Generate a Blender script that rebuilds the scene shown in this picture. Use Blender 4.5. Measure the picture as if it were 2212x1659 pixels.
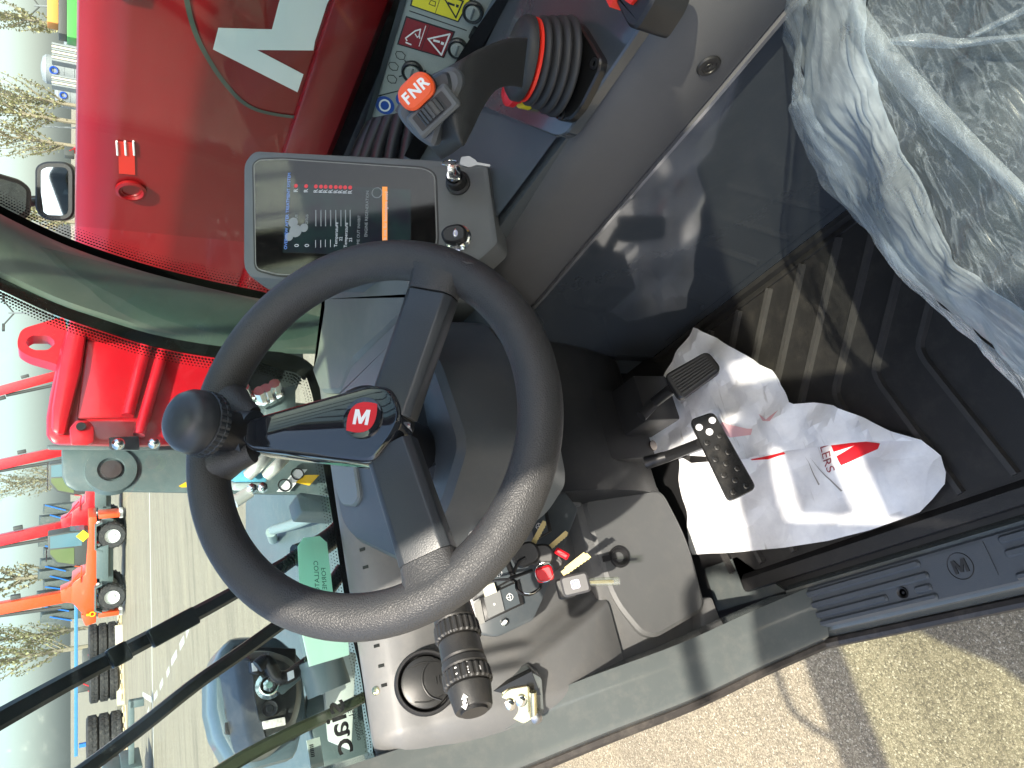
import bpy, bmesh, math, random
from math import sin, cos, tan, pi, radians, atan2, sqrt, hypot
from mathutils import Vector, Matrix, noise as mnoise
from mathutils.bvhtree import BVHTree

for o in list(bpy.data.objects): bpy.data.objects.remove(o)
S = bpy.context.scene
COL = S.collection
V = Vector

# ---------------------------------------------------------------- camera, sky, sun, exposure
# metres; origin on the cab floor below the phone; X right, Y forward along the machine, Z up
PITCH, YAW, FPX = radians(31), radians(26), 1593.0
EYE = V((0, 0, 1.05))
FWD = V((sin(YAW)*cos(PITCH), cos(YAW)*cos(PITCH), -sin(PITCH)))
RGT = V((cos(YAW), -sin(YAW), 0))
UPV = RGT.cross(FWD)
cam = bpy.data.cameras.new('camera'); cam_o = bpy.data.objects.new('camera', cam); COL.objects.link(cam_o)
cam.sensor_fit = 'HORIZONTAL'; cam.angle = 2*math.atan(1106/FPX)
cam.clip_start = 0.02; cam.clip_end = 2000
cam_o.matrix_world = Matrix(((-UPV.x, RGT.x, -FWD.x, EYE.x), (-UPV.y, RGT.y, -FWD.y, EYE.y), (-UPV.z, RGT.z, -FWD.z, EYE.z), (0, 0, 0, 1)))
S.camera = cam_o
S.render.engine = 'CYCLES'
S.render.resolution_x, S.render.resolution_y = 1024, 768
S.cycles.max_bounces = 10; S.cycles.transparent_max_bounces = 24
S.cycles.sample_clamp_indirect = 6.0

SUN = V((-0.29, -0.80, 1.0)).normalized()
W = bpy.data.worlds.new('World'); S.world = W; W.use_nodes = True
wn = W.node_tree; wn.nodes.clear()
wo = wn.nodes.new('ShaderNodeOutputWorld'); wb = wn.nodes.new('ShaderNodeBackground'); sk = wn.nodes.new('ShaderNodeTexSky')
sk.sky_type = 'NISHITA'; sk.sun_disc = False
sk.sun_elevation = math.asin(SUN.z); sk.sun_rotation = atan2(SUN.x, SUN.y)
sk.air_density = 1.0; sk.dust_density = 3.3; sk.ozone_density = 1.0; sk.altitude = 50
wn.links.new(sk.outputs[0], wb.inputs[0]); wn.links.new(wb.outputs[0], wo.inputs[0]); wb.inputs[1].default_value = 0.15
sl = bpy.data.lights.new('sun', 'SUN'); sl.energy = 3.4; sl.angle = radians(0.53); sl.color = (1.0, 0.92, 0.79)
so = bpy.data.objects.new('sun', sl); COL.objects.link(so); so.rotation_euler = SUN.to_track_quat('Z', 'Y').to_euler()
S.view_settings.view_transform = 'Standard'; S.view_settings.look = 'None'; S.view_settings.gamma = 1.0
S.view_settings.use_curve_mapping = False
S.view_settings.exposure = 1.5

# ---------------------------------------------------------------- helpers
def at(x, y, X=None, Y=None, Z=None, n=None, o=None):
    """point of the place seen at (x, y) of a 2212 px wide print of the photograph, on a given real plane"""
    d = FWD + RGT*((1659-y-829.5)/FPX) - UPV*((x-1106)/FPX)
    if n is None:
        i = 0 if X is not None else 1 if Y is not None else 2
        t = ((X, Y, Z)[i]-EYE[i])/d[i]
    else:
        t = (V(o)-EYE).dot(V(n))/d.dot(V(n))
    return EYE + d*t

def frame(o, x, z):
    """4x4 with origin o, x axis ~x, z axis z"""
    z = V(z).normalized(); x = V(x); x = (x - z*x.dot(z)).normalized(); y = z.cross(x)
    return Matrix(((x.x, y.x, z.x, o[0]), (x.y, y.y, z.y, o[1]), (x.z, y.z, z.z, o[2]), (0, 0, 0, 1)))

class MB:
    def __init__(s): s.v = []; s.f = []
    def add(s, vs, fs, M=None):
        b = len(s.v)
        s.v += [tuple(M @ V(p)) if M is not None else tuple(p) for p in vs]
        s.f += [tuple(i+b for i in f) for f in fs]; return s
    def box(s, c, d, M=None):
        x, y, z = c; a, b, h = d[0]/2, d[1]/2, d[2]/2
        vs = [(x+i*a, y+j*b, z+k*h) for k in (-1, 1) for j in (-1, 1) for i in (-1, 1)]
        return s.add(vs, [(0, 2, 3, 1), (4, 5, 7, 6), (0, 1, 5, 4), (2, 6, 7, 3), (0, 4, 6, 2), (1, 3, 7, 5)], M)
    def hexa(s, lo, hi, M=None):
        """two quads (same winding), bottom then top"""
        return s.add(list(lo)+list(hi), [(3, 2, 1, 0), (4, 5, 6, 7), (0, 1, 5, 4), (1, 2, 6, 5), (2, 3, 7, 6), (3, 0, 4, 7)], M)
    def prism(s, poly, z0, z1, M=None, inset=0.0, iz=0.0):
        """extrude a 2D polygon; optional bevelled rim at z1"""
        n = len(poly)
        rings = [[(p[0], p[1], z0) for p in poly]]
        if inset:
            rings.append([(p[0], p[1], z1-iz) for p in poly])
            q = offset_poly(poly, -inset); rings.append([(p[0], p[1], z1) for p in q])
        else: rings.append([(p[0], p[1], z1) for p in poly])
        return s.loft(rings, M, cap=True)
    def loft(s, rings, M=None, cap=True, closed=True):
        n = len(rings[0]); vs = [p for r in rings for p in r]; fs = []
        for k in range(len(rings)-1):
            for i in range(n if closed else n-1):
                j = (i+1) % n
                fs.append((k*n+i, k*n+j, (k+1)*n+j, (k+1)*n+i))
        if cap: fs.append(tuple(reversed(range(n)))); fs.append(tuple((len(rings)-1)*n+i for i in range(n)))
        return s.add(vs, fs, M)
    def tube(s, pts, r, seg=10, M=None, cap=True, up=None):
        pts = [V(p) for p in pts]; n = len(pts); rr = r if isinstance(r, (list, tuple)) else [r]*n
        rings = []; prev = None
        for i, p in enumerate(pts):
            t = (pts[min(i+1, n-1)]-pts[max(i-1, 0)]).normalized()
            a = prev if prev is not None else (V(up) if up else (V((0, 0, 1)) if abs(t.z) < .9 else V((1, 0, 0))))
            a = (a - t*a.dot(t)).normalized(); b = t.cross(a); prev = a
            rings.append([tuple(p + (a*cos(q)+b*sin(q))*rr[i]) for q in (2*pi*k/seg for k in range(seg))])
        return s.loft(rings, M, cap)
    def lathe(s, prof, seg=32, M=None, cap=True):
        return s.loft([[(r*cos(2*pi*k/seg), r*sin(2*pi*k/seg), z) for k in range(seg)] for r, z in prof], M, cap)
    def torus(s, R, r, n=64, m=16, M=None, a0=0, a1=2*pi):
        full = abs(a1-a0-2*pi) < 1e-6; vs = []; fs = []
        N = n if full else n+1
        for i in range(N):
            t = a0+(a1-a0)*i/n
            for j in range(m):
                q = 2*pi*j/m; vs.append(((R+r*cos(q))*cos(t), (R+r*cos(q))*sin(t), r*sin(q)))
        for i in range(n):
            for j in range(m):
                k = (i+1) % N; l = (j+1) % m
                fs.append((i*m+j, k*m+j, k*m+l, i*m+l))
        return s.add(vs, fs, M)
    def sphere(s, c, r, n=20, m=12, M=None):
        r = r if isinstance(r, (tuple, list)) else (r, r, r)
        vs = [(c[0], c[1], c[2]-r[2])]; fs = []
        for i in range(1, m):
            a = -pi/2+pi*i/m
            vs += [(c[0]+r[0]*cos(a)*cos(2*pi*k/n), c[1]+r[1]*cos(a)*sin(2*pi*k/n), c[2]+r[2]*sin(a)) for k in range(n)]
        vs.append((c[0], c[1], c[2]+r[2])); T = len(vs)-1
        for k in range(n):
            fs.append((0, 1+(k+1) % n, 1+k))
            for i in range(m-2):
                a = 1+i*n; b = 1+(i+1)*n; fs.append((a+k, a+(k+1) % n, b+(k+1) % n, b+k))
            a = 1+(m-2)*n; fs.append((a+k, a+(k+1) % n, T))
        return s.add(vs, fs, M)
    def grid(s, fn, nu, nv, M=None):
        vs = [fn(i/nu, j/nv) for j in range(nv+1) for i in range(nu+1)]
        fs = [(j*(nu+1)+i, j*(nu+1)+i+1, (j+1)*(nu+1)+i+1, (j+1)*(nu+1)+i) for j in range(nv) for i in range(nu)]
        return s.add(vs, fs, M)

def rrect(w, h, r, n=5, cx=0, cy=0):
    pts = []
    for sx, sy, a in ((1, 1, 0), (-1, 1, 90), (-1, -1, 180), (1, -1, 270)):
        for k in range(n+1):
            t = radians(a+90*k/n); pts.append((cx+sx*(w/2-r)+r*cos(t), cy+sy*(h/2-r)+r*sin(t)))
    return pts
def round_poly(poly, r, n=4):
    out = []; m = len(poly)
    for i in range(m):
        p = V(poly[i][:2]); a = V(poly[i-1][:2]); b = V(poly[(i+1) % m][:2])
        rr = r[i] if isinstance(r, (list, tuple)) else r
        da = (a-p); db = (b-p); rr = min(rr, da.length*.45, db.length*.45)
        s0 = p+da.normalized()*rr; s1 = p+db.normalized()*rr
        for k in range(n+1):
            t = k/n; q = s0*(1-t)**2+p*2*t*(1-t)+s1*t*t; out.append((q.x, q.y))
    return out
def offset_poly(poly, d):
    """positive grows for counter-clockwise polygons"""
    m = len(poly); A = sum(poly[i][0]*poly[(i+1) % m][1]-poly[(i+1) % m][0]*poly[i][1] for i in range(m))
    sg = 1 if A > 0 else -1; out = []
    for i in range(m):
        p = V(poly[i]); a = (p-V(poly[i-1])); b = (V(poly[(i+1) % m])-p)
        if a.length < 1e-9: a = b
        if b.length < 1e-9: b = a
        a.normalize(); b.normalize()
        na = V((a.y, -a.x)); nb = V((b.y, -b.x)); nn = na+nb
        if nn.length < 1e-6: nn = na
        nn.normalize(); k = max(.4, nn.dot(na)); q = p+nn*(d*sg/k); out.append((q.x, q.y))
    return out
def arc(pts, n=8):
    """Catmull-Rom through points"""
    P = [V(p) for p in pts]; out = []
    for i in range(len(P)-1):
        a = P[max(i-1, 0)]; b = P[i]; c = P[i+1]; d = P[min(i+2, len(P)-1)]
        for k in range(n):
            t = k/n
            out.append(.5*((2*b)+(c-a)*t+(2*a-5*b+4*c-d)*t*t+(3*b-a-3*c+d)*t**3))
    out.append(P[-1]); return out

def mesh_from(mb, name, mat, smooth=True, angle=38, bevel=0, bseg=2, sub=0):
    me = bpy.data.meshes.new(name); me.from_pydata(mb.v, [], mb.f)
    bm = bmesh.new(); bm.from_mesh(me)
    bmesh.ops.recalc_face_normals(bm, faces=bm.faces)
    if bevel:
        es = [e for e in bm.edges if len(e.link_faces) == 2 and e.calc_face_angle(0) > radians(28)]
        bmesh.ops.bevel(bm, geom=es, offset=bevel, offset_type='OFFSET', segments=bseg, profile=.5, affect='EDGES', clamp_overlap=True)
    if smooth:
        for f in bm.faces: f.smooth = True
        for e in bm.edges:
            if len(e.link_faces) == 2 and e.calc_face_angle(0) > radians(angle): e.smooth = False
    bm.to_mesh(me); bm.free()
    if mat is not None: me.materials.append(mat)
    return me

def thing(name, label, cat, loc=(0, 0, 0), group=None, kind=None):
    o = bpy.data.objects.new(name, None); COL.objects.link(o); o.location = loc; o.empty_display_size = .05
    o['label'] = label; o['category'] = cat
    if group: o['group'] = group
    if kind: o['kind'] = kind
    return o
def world_loc(o):
    l = V(o.location)
    while o.parent: o = o.parent; l = l+V(o.location)
    return l
def part(parent, name, mb, mat, label=None, kind=None, **k):
    o = bpy.data.objects.new(name, mb if isinstance(mb, bpy.types.Mesh) else mesh_from(mb, name, mat, **k)); COL.objects.link(o)
    o.parent = parent; l = V((0, 0, 0)); q = parent
    if q.parent is None or q.type == 'EMPTY': l = V(q.location)
    o.matrix_parent_inverse = Matrix.Translation(-l) if parent.type == 'EMPTY' else Matrix.Identity(4)
    if parent.type != 'EMPTY' and parent.parent is None: o.matrix_parent_inverse = Matrix.Translation(-V(parent.location))
    if label: o['label'] = label
    if kind: o['kind'] = kind
    return o
def solo(name, label, cat, mb, mat, group=None, kind=None, **k):
    """a thing that is one mesh, its origin at its base"""
    me = mesh_from(mb, name, mat, **k)
    xs = [v.co for v in me.vertices]
    b = V((sum(p.x for p in xs)/len(xs), sum(p.y for p in xs)/len(xs), min(p.z for p in xs)))
    me.transform(Matrix.Translation(-b))
    o = bpy.data.objects.new(name, me); COL.objects.link(o); o.location = b
    if label: o['label'] = label
    if cat: o['category'] = cat
    if group: o['group'] = group
    if kind: o['kind'] = kind
    return o
FONT = {}
def text_mb(s, size, M, depth=0.0004, align='CENTER', flipx=False, bold=0.0, shear=0.0):
    c = bpy.data.curves.new('t', 'FONT'); c.body = s; c.size = size; c.align_x = align; c.align_y = 'CENTER'
    c.extrude = depth; c.offset = bold; c.shear = shear; c.resolution_u = 3
    o = bpy.data.objects.new('t', c); COL.objects.link(o)
    dg = bpy.context.evaluated_depsgraph_get(); me = bpy.data.meshes.new_from_object(o.evaluated_get(dg))
    mb = MB(); sx = -1 if flipx else 1
    mb.add([(v.co.x*sx, v.co.y, v.co.z) for v in me.vertices], [tuple(p.vertices) for p in me.polygons], M)
    bpy.data.objects.remove(o); bpy.data.meshes.remove(me); bpy.data.curves.remove(c)
    return mb

# ---------------------------------------------------------------- materials
MATS = {}
def nodes(name):
    m = bpy.data.materials.new(name); m.use_nodes = True; nt = m.node_tree; b = nt.nodes['Principled BSDF']; MATS[name] = m
    return m, nt, b
def tex(nt, kind, scale, **k):
    n = nt.nodes.new('ShaderNodeTex'+kind); n.inputs['Scale'].default_value = scale
    for a, v in k.items(): n.inputs[a].default_value = v
    tc = nt.nodes.new('ShaderNodeTexCoord'); nt.links.new(tc.outputs['Object'], n.inputs['Vector'])
    return n
def ramp(nt, src, stops):
    r = nt.nodes.new('ShaderNodeValToRGB'); nt.links.new(src, r.inputs[0])
    e = r.color_ramp.elements
    while len(e) < len(stops): e.new(.5)
    for i, (p, c) in enumerate(stops):
        e[i].position = p; e[i].color = c if len(c) == 4 else (*c, 1)
    return r
def bump(nt, b, h, strength, dist=0.001, prev=None):
    n = nt.nodes.new('ShaderNodeBump'); n.inputs['Strength'].default_value = strength; n.inputs['Distance'].default_value = dist
    nt.links.new(h, n.inputs['Height'])
    if prev is not None: nt.links.new(prev.outputs[0], n.inputs['Normal'])
    nt.links.new(n.outputs[0], b.inputs['Normal']); return n
def mat(name, col, rough=.5, metal=0, spec=.5, grain=0, gscale=900, var=0, vscale=6, dust=0, coat=0, leather=0, lscale=260, emit=None, scratch=0):
    m, nt, b = nodes(name)
    b.inputs['Base Color'].default_value = (*col, 1); b.inputs['Roughness'].default_value = rough; b.inputs['Metallic'].default_value = metal
    b.inputs['Specular IOR Level'].default_value = spec; b.inputs['Coat Weight'].default_value = coat; b.inputs['Coat Roughness'].default_value = .05
    src = None
    if var or dust:
        n = tex(nt, 'Noise', vscale, Detail=6, Roughness=.65)
        r = ramp(nt, n.outputs[0], [(.3, [c*(1-var) for c in col]), (.7, [c*(1+var) for c in col])]); src = r.outputs[0]
        if dust:
            n2 = tex(nt, 'Noise', vscale*5, Detail=8, Roughness=.75)
            r2 = ramp(nt, n2.outputs[0], [(.48, (0, 0, 0)), (.8, (dust, dust, dust))])
            mx = nt.nodes.new('ShaderNodeMixRGB'); mx.inputs[2].default_value = (.36, .32, .27, 1)
            nt.links.new(r2.outputs[0], mx.inputs[0]); nt.links.new(src, mx.inputs[1]); src = mx.outputs[0]
            mr = nt.nodes.new('ShaderNodeMapRange'); mr.inputs[3].default_value = rough*.85; mr.inputs[4].default_value = min(1, rough*1.25)
            nt.links.new(n.outputs[0], mr.inputs[0]); nt.links.new(mr.outputs[0], b.inputs['Roughness'])
        nt.links.new(src, b.inputs['Base Color'])
    pv = None
    if grain:
        n = tex(nt, 'Noise', gscale, Detail=2); pv = bump(nt, b, n.outputs[0], grain, .0006)
    if leather:
        n = tex(nt, 'Voronoi', lscale); n.feature = 'DISTANCE_TO_EDGE'
        r = ramp(nt, n.outputs[0], [(0, (0, 0, 0)), (.25, (1, 1, 1))])
        pv = bump(nt, b, r.outputs[0], leather, .0008, pv)
    if scratch:
        n = tex(nt, 'Noise', 30, Detail=10, Roughness=.8); mr = nt.nodes.new('ShaderNodeMapRange')
        mr.inputs[3].default_value = max(0, rough-scratch); mr.inputs[4].default_value = min(1, rough+scratch)
        nt.links.new(n.outputs[0], mr.inputs[0]); nt.links.new(mr.outputs[0], b.inputs['Roughness'])
    if emit:
        b.inputs['Emission Color'].default_value = (*emit[0], 1); b.inputs['Emission Strength'].default_value = emit[1]
    return m
def glass(name, tint, refl=.06, film=0):
    m, nt, b = nodes(name); nt.nodes.remove(b); out = nt.nodes['Material Output']
    t = nt.nodes.new('ShaderNodeBsdfTransparent'); t.inputs[0].default_value = (*tint, 1)
    g = nt.nodes.new('ShaderNodeBsdfGlossy'); g.inputs['Roughness'].default_value = .02; g.inputs[0].default_value = (1, 1, 1, 1)
    lw = nt.nodes.new('ShaderNodeLayerWeight'); lw.inputs[0].default_value = .5
    pw = nt.nodes.new('ShaderNodeMath'); pw.operation = 'POWER'; pw.inputs[1].default_value = 4.0; nt.links.new(lw.outputs['Facing'], pw.inputs[0])
    mul = nt.nodes.new('ShaderNodeMapRange'); mul.inputs[3].default_value = refl*.6; mul.inputs[4].default_value = .4
    nt.links.new(pw.outputs[0], mul.inputs[0])
    mx = nt.nodes.new('ShaderNodeMixShader'); nt.links.new(mul.outputs[0], mx.inputs[0]); nt.links.new(t.outputs[0], mx.inputs[1]); nt.links.new(g.outputs[0], mx.inputs[2])
    last = mx
    if film:  # dust and specks on the pane
        d = nt.nodes.new('ShaderNodeBsdfDiffuse'); d.inputs[0].default_value = (.75, .75, .7, 1)
        n = tex(nt, 'Noise', 14, Detail=9, Roughness=.75); r = ramp(nt, n.outputs[0], [(.45, (film*.2,)*3), (.85, (film*2.2,)*3)])
        n2 = tex(nt, 'Voronoi', 130); r2 = ramp(nt, n2.outputs[0], [(0, (.5,)*3), (.06, (0, 0, 0))])
        ad = nt.nodes.new('ShaderNodeMath'); ad.operation = 'ADD'; ad.use_clamp = True
        n3 = tex(nt, 'Noise', 60); r3 = ramp(nt, n3.outputs[0], [(.56, (0, 0, 0)), (.64, (.5, .5, .5))])
        m3 = nt.nodes.new('ShaderNodeMath'); m3.operation = 'MULTIPLY'; nt.links.new(r2.outputs[0], m3.inputs[0]); nt.links.new(r3.outputs[0], m3.inputs[1])
        nt.links.new(r.outputs[0], ad.inputs[0]); nt.links.new(m3.outputs[0], ad.inputs[1])
        m2 = nt.nodes.new('ShaderNodeMixShader'); nt.links.new(ad.outputs[0], m2.inputs[0]); nt.links.new(mx.outputs[0], m2.inputs[1]); nt.links.new(d.outputs[0], m2.inputs[2]); last = m2
    nt.links.new(last.outputs[0], out.inputs[0]); return m

DASH = mat('dash_plastic', (.128, .13, .131), .44, grain=.3, gscale=1400, var=.10, dust=.14, scratch=.08)
CONS = mat('console_plastic', (.062, .074, .084), .42, grain=.3, gscale=1500, var=.06, dust=.05)
TRIM = mat('trim_plastic', (.088, .088, .092), .5, grain=.35, gscale=1300, var=.05, dust=.03)
GLOSS = mat('gloss_panel', (.042, .049, .058), .09, coat=.4, var=.05, dust=.03, scratch=.03)
SHROUD = mat('shroud_plastic', (.12, .135, .138), .42, grain=.35, gscale=1200)
DARKP = mat('dark_plastic', (.022, .027, .033), .38, grain=.2, gscale=1200)
RIM = mat('wheel_foam', (.036, .036, .037), .45, leather=.34, lscale=430, dust=.03, var=.1)
SPOKE = mat('spoke_plastic', (.030, .034, .039), .36, leather=.10, lscale=500)
PIANO = mat('piano_black', (.012, .014, .018), .035, coat=1.0, dust=.03, vscale=20, spec=.5); PIANO.node_tree.nodes['Principled BSDF'].inputs['Coat IOR'].default_value = 1.5
BLACK = mat('black_plastic', (.014, .014, .015), .4, grain=.2)
RUBBER = mat('mat_rubber', (.018, .0175, .018), .40, grain=.4, gscale=700, var=.15, dust=.06, vscale=5)
FRAME = mat('frame_paint', (.088, .10, .10), .22, coat=.5, var=.06, dust=.12)
TREAD = mat('tread_plastic', (.06, .07, .082), .4, grain=.3, gscale=900, dust=.06)
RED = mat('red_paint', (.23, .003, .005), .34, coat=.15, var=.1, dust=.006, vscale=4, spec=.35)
GREYM = mat('machine_grey', (.085, .118, .12), .42, var=.12, dust=.2, vscale=5)
ORANGE = mat('orange_button', (.85, .10, .02), .4)
CHROME = mat('chrome', (.8, .8, .78), .14, metal=1, scratch=.08)
ZINC = mat('zinc_yellow', (.72, .66, .42), .22, metal=1, var=.2, vscale=40, scratch=.1)
BRASS = mat('brass', (.42, .34, .16), .5, metal=.7, scratch=.1)
WHITEP = mat('white_print', (.8, .8, .8), .5)
REDP = mat('red_print', (.6, .012, .02), .4)
REDR = mat('red_ring', (.8, .03, .015), .4)
BLUEP = mat('blue_print', (.01, .06, .35), .4)
YELP = mat('yellow_print', (.75, .62, .02), .4)
BLKP = mat('black_print', (.012, .012, .012), .4)
GLASS = glass('windscreen_glass', (.88, .95, .945), .06, film=.003)
SGLASS = glass('side_glass', (.93, .97, .95), .03)
DGLASS = glass('door_glass', (.90, .93, .80), .06)
FRIT = mat('black_frit', (.008, .008, .008), .25)
# ================================================================ ground
GZ = -0.95
def ground_mat():
    m, nt, b = nodes('paving')
    n1 = tex(nt, 'Voronoi', 210); n1.inputs['Randomness'].default_value = 1
    r1 = ramp(nt, n1.outputs['Color'], [(.1, (.14, .122, .092)), (.42, (.245, .215, .155)), (.75, (.33, .292, .215)), (.97, (.52, .48, .39))])
    e = tex(nt, 'Voronoi', 210); e.feature = 'DISTANCE_TO_EDGE'
    re = ramp(nt, e.outputs[0], [(0, (.42, .42, .42)), (.16, (1, 1, 1))])
    mu = nt.nodes.new('ShaderNodeMixRGB'); mu.blend_type = 'MULTIPLY'; mu.inputs[0].default_value = .8
    nt.links.new(r1.outputs[0], mu.inputs[1]); nt.links.new(re.outputs[0], mu.inputs[2])
    # worn streaks and stains of the yard
    mp = nt.nodes.new('ShaderNodeMapping'); mp.inputs['Scale'].default_value = (.25, 1.6, 1); mp.inputs['Rotation'].default_value = (0, 0, radians(27))
    tc = nt.nodes.new('ShaderNodeTexCoord'); nt.links.new(tc.outputs['Object'], mp.inputs[0])
    n2 = nt.nodes.new('ShaderNodeTexNoise'); n2.inputs['Scale'].default_value = 1.1; n2.inputs['Detail'].default_value = 9; n2.inputs['Roughness'].default_value = .72
    nt.links.new(mp.outputs[0], n2.inputs[0])
    r2 = ramp(nt, n2.outputs[0], [(.32, (.58, .56, .53)), (.47, (1.02, 1.0, .97)), (.55, (1.12, 1.10, 1.05)), (.68, (1.42, 1.38, 1.28))])
    m2 = nt.nodes.new('ShaderNodeMixRGB'); m2.blend_type = 'MULTIPLY'; m2.inputs[0].default_value = .8
    nt.links.new(mu.outputs[0], m2.inputs[1]); nt.links.new(r2.outputs[0], m2.inputs[2])
    nt.links.new(m2.outputs[0], b.inputs['Base Color']); b.inputs['Roughness'].default_value = .85
    bump(nt, b, e.outputs[0], .5, .004); return m
g = MB(); g.grid(lambda u, v: (-600+1200*u, -100+1300*v, GZ), 12, 12)
o = solo('ground', None, None, g, ground_mat(), kind='structure', smooth=False)
o['label'] = 'worn beige yard paving around the machine'

# ================================================================ cab shell
f = MB(); f.box((.30, .42, -.016), (.62, 1.75, .02))
fo = solo('cab_floor', None, None, f, BLACK, kind='structure', smooth=False); fo['label'] = 'dark cab floor under the rubber mat'

cab = thing('cab_frame', 'dark grey painted cab frame around the door opening, pillars and roof', 'cab frame', (0, 0, 0))
# left sill under the door opening, with its rolled outer edge
sec = [(.062, -.012), (.05, .006), (-.015, .006), (-.026, .000), (-.036, -.03), (-.042, -.10), (-.03, -.22), (.06, -.22)]
m = MB(); m.loft([[(x, y, z) for x, z in sec] for y in (-.7, .0, .5, .905)]); part(cab, 'door_sill', m, FRAME)
# frame rising from the sill up the front of the door opening
up = [(.905, 0, 0), (.955, .10, -.016), (1.0, .22, -.036), (1.05, .36, -.05), (1.10, .50, -.066), (1.135, .68, -.082), (1.13, .95, -.09), (1.05, 1.3, -.10), (.95, 1.75, -.11)]
def front_ring(y, z, dx, w=.085, d=.07):
    return [(dx-.040, y-.035, z+.002), (dx-.034, y-.052, z+.006), (dx-.018, y-.060, z+.008), (dx+.045, y-.052, z+.010), (dx+.05, y+.03, z-.01), (dx-.042, y+.06, z-.03)]
m = MB(); m.loft([front_ring(*p) for p in arc([V(p) for p in up], 5)]); part(cab, 'front_door_pillar', m, FRAME)
# rubber door seal along the outer edge
m = MB(); m.tube([V((dx-.044, y-.028, z-.004)) for y, z, dx in arc([V(p) for p in up], 5)], .009, 8)
m.tube([(-.047, -.6, -.05), (-.046, .5, -.045), (-.045, .87, -.04), (-.044, .90, -.012)], .009, 8); part(cab, 'door_seal', m, mat('seal_rubber', (.03, .026, .024), .5, dust=.2))
# small painted gusset between sill and pillar
m = MB(); m.hexa([(.05, .91, -.012), (.05, 1.08, -.012), (.13, 1.08, -.012), (.13, .99, -.012)], [(.05, .91, .0), (.05, 1.08, .0), (.13, 1.08, .0), (.13, .99, .0)]); part(cab, 'floor_gusset', m, FRAME)
# roof, rear pillars and rear wall
def loop_frame(poly_o, poly_i, z0, z1, M):
    mb = MB(); n = len(poly_o)
    vs = [(p[0], p[1], z0) for p in poly_o]+[(p[0], p[1], z0) for p in poly_i]+[(p[0], p[1], z1) for p in poly_o]+[(p[0], p[1], z1) for p in poly_i]
    fs = []
    for i in range(n):
        j = (i+1) % n
        fs += [(i, j, n+j, n+i), (2*n+i, 3*n+i, 3*n+j, 2*n+j), (i, 2*n+i, 2*n+j, j), (n+i, n+j, 3*n+j, 3*n+i)]
    mb.add(vs, fs, M); return mb
part(cab, 'roof', loop_frame(rrect(.998, 1.57, .03, 4, .361, .235), rrect(.70, .72, .05, 4, .41, .50), 1.75, 1.83, None), DARKP, smooth=False)
rwn = thing('roof_window', 'tinted glass roof window with guard bars above the driver', 'window', (.41, .5, 1.79))
m = MB(); m.box((.41, .50, 1.80), (.72, .74, .006)); part(rwn, 'pane', m, glass('roof_glass', (.84, .94, .82), .06), smooth=False)
for k in range(6):
    m = MB(); m.tube([(.12+.115*k, .12, 1.85), (.12+.115*k, .88, 1.85)], .010, 8); part(rwn, 'guard_bar', m, BLACK)
m = MB(); m.box((-.115, -.52, .85), (.04, .08, 1.8)); part(cab, 'rear_pillar', m, FRAME, bevel=.01)
m = MB(); m.box((.82, -.52, .85), (.08, .08, 1.8)); part(cab, 'rear_pillar', m, FRAME, bevel=.01)
m = MB(); m.box((.365, -.54, .35), (.82, .04, .78)); part(cab, 'rear_wall', m, CONS)
m = MB(); m.box((.365, -.53, 1.71), (.82, .05, .08)); part(cab, 'rear_header', m, CONS)
# right side wall below the window
m = MB(); m.box((.845, .1, .24), (.03, 1.7, .60)); part(cab, 'right_wall', m, CONS)
# the curved front right pillar
NP = V((.5, .86, .1))
pr = [(-120, 395), (0, 462), (120, 520), (220, 558), (330, 592), (450, 622), (560, 645), (640, 652), (720, 655)]
pl = [(-120, 548), (0, 600), (120, 655), (220, 690), (330, 724), (450, 747), (560, 759), (640, 764), (720, 764)]
def pr_pt(p): return at(p[0], p[1], X=.765)
def pl_pt(p, dy=0): return at(p[0], p[1], n=(0, 1, .25), o=(0, 1.15+dy, .685))
m = MB(); rings = []
for a, b in zip(arc([V((*p, 0)) for p in pr], 4), arc([V((*p, 0)) for p in pl], 4)):
    A = pr_pt(a); B = pl_pt(b); back = V((.06, .10, 0)); mid = (A*.5+B*.5)-V((.022, .022, 0))
    rings.append([tuple(A), tuple(A*.72+mid*.28-V((.006, .006, 0))), tuple(mid), tuple(B*.72+mid*.28-V((.006, .006, 0))), tuple(B), tuple(B+back*.6), tuple(A+back*.6)])
m.loft(rings); part(cab, 'front_right_pillar', m, mat('pillar_paint', (.105, .13, .12), .38, coat=.3, var=.05, dust=.1))

# rear window pane
m = MB(); m.box((.34, -.535, 1.205), (.87, .006, .93)); solo('rear_window', 'tinted rear window pane behind the seat', 'window', m, glass('rear_glass', (.90, .91, .86), .05), smooth=False)

# ================================================================ windscreen
def wsp(x, y, d=0): return at(x, y, n=(0, 1, .25), o=(0, 1.15+d, .685))
WN = V((0, 1, .25)).normalized()
base = [(672, 800), (690, 860), (703, 950), (722, 1060), (742, 1180), (765, 1330), (790, 1440), (806, 1540), (818, 1600), (822, 1640), (850, 1740)]
ws = thing('windscreen', 'tinted curved front windscreen with black dotted border', 'windscreen', (.35, 1.15, .67))
m = MB(); m.hexa([(-.16, 1.158, .64), (.70, 1.158, .64), (.78, .88, 1.76), (-.16, .88, 1.76)], [(-.16, 1.164, .64), (.70, 1.164, .64), (.78, .886, 1.76), (-.16, .886, 1.76)])
part(ws, 'pane', m, GLASS, smooth=False)
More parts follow.
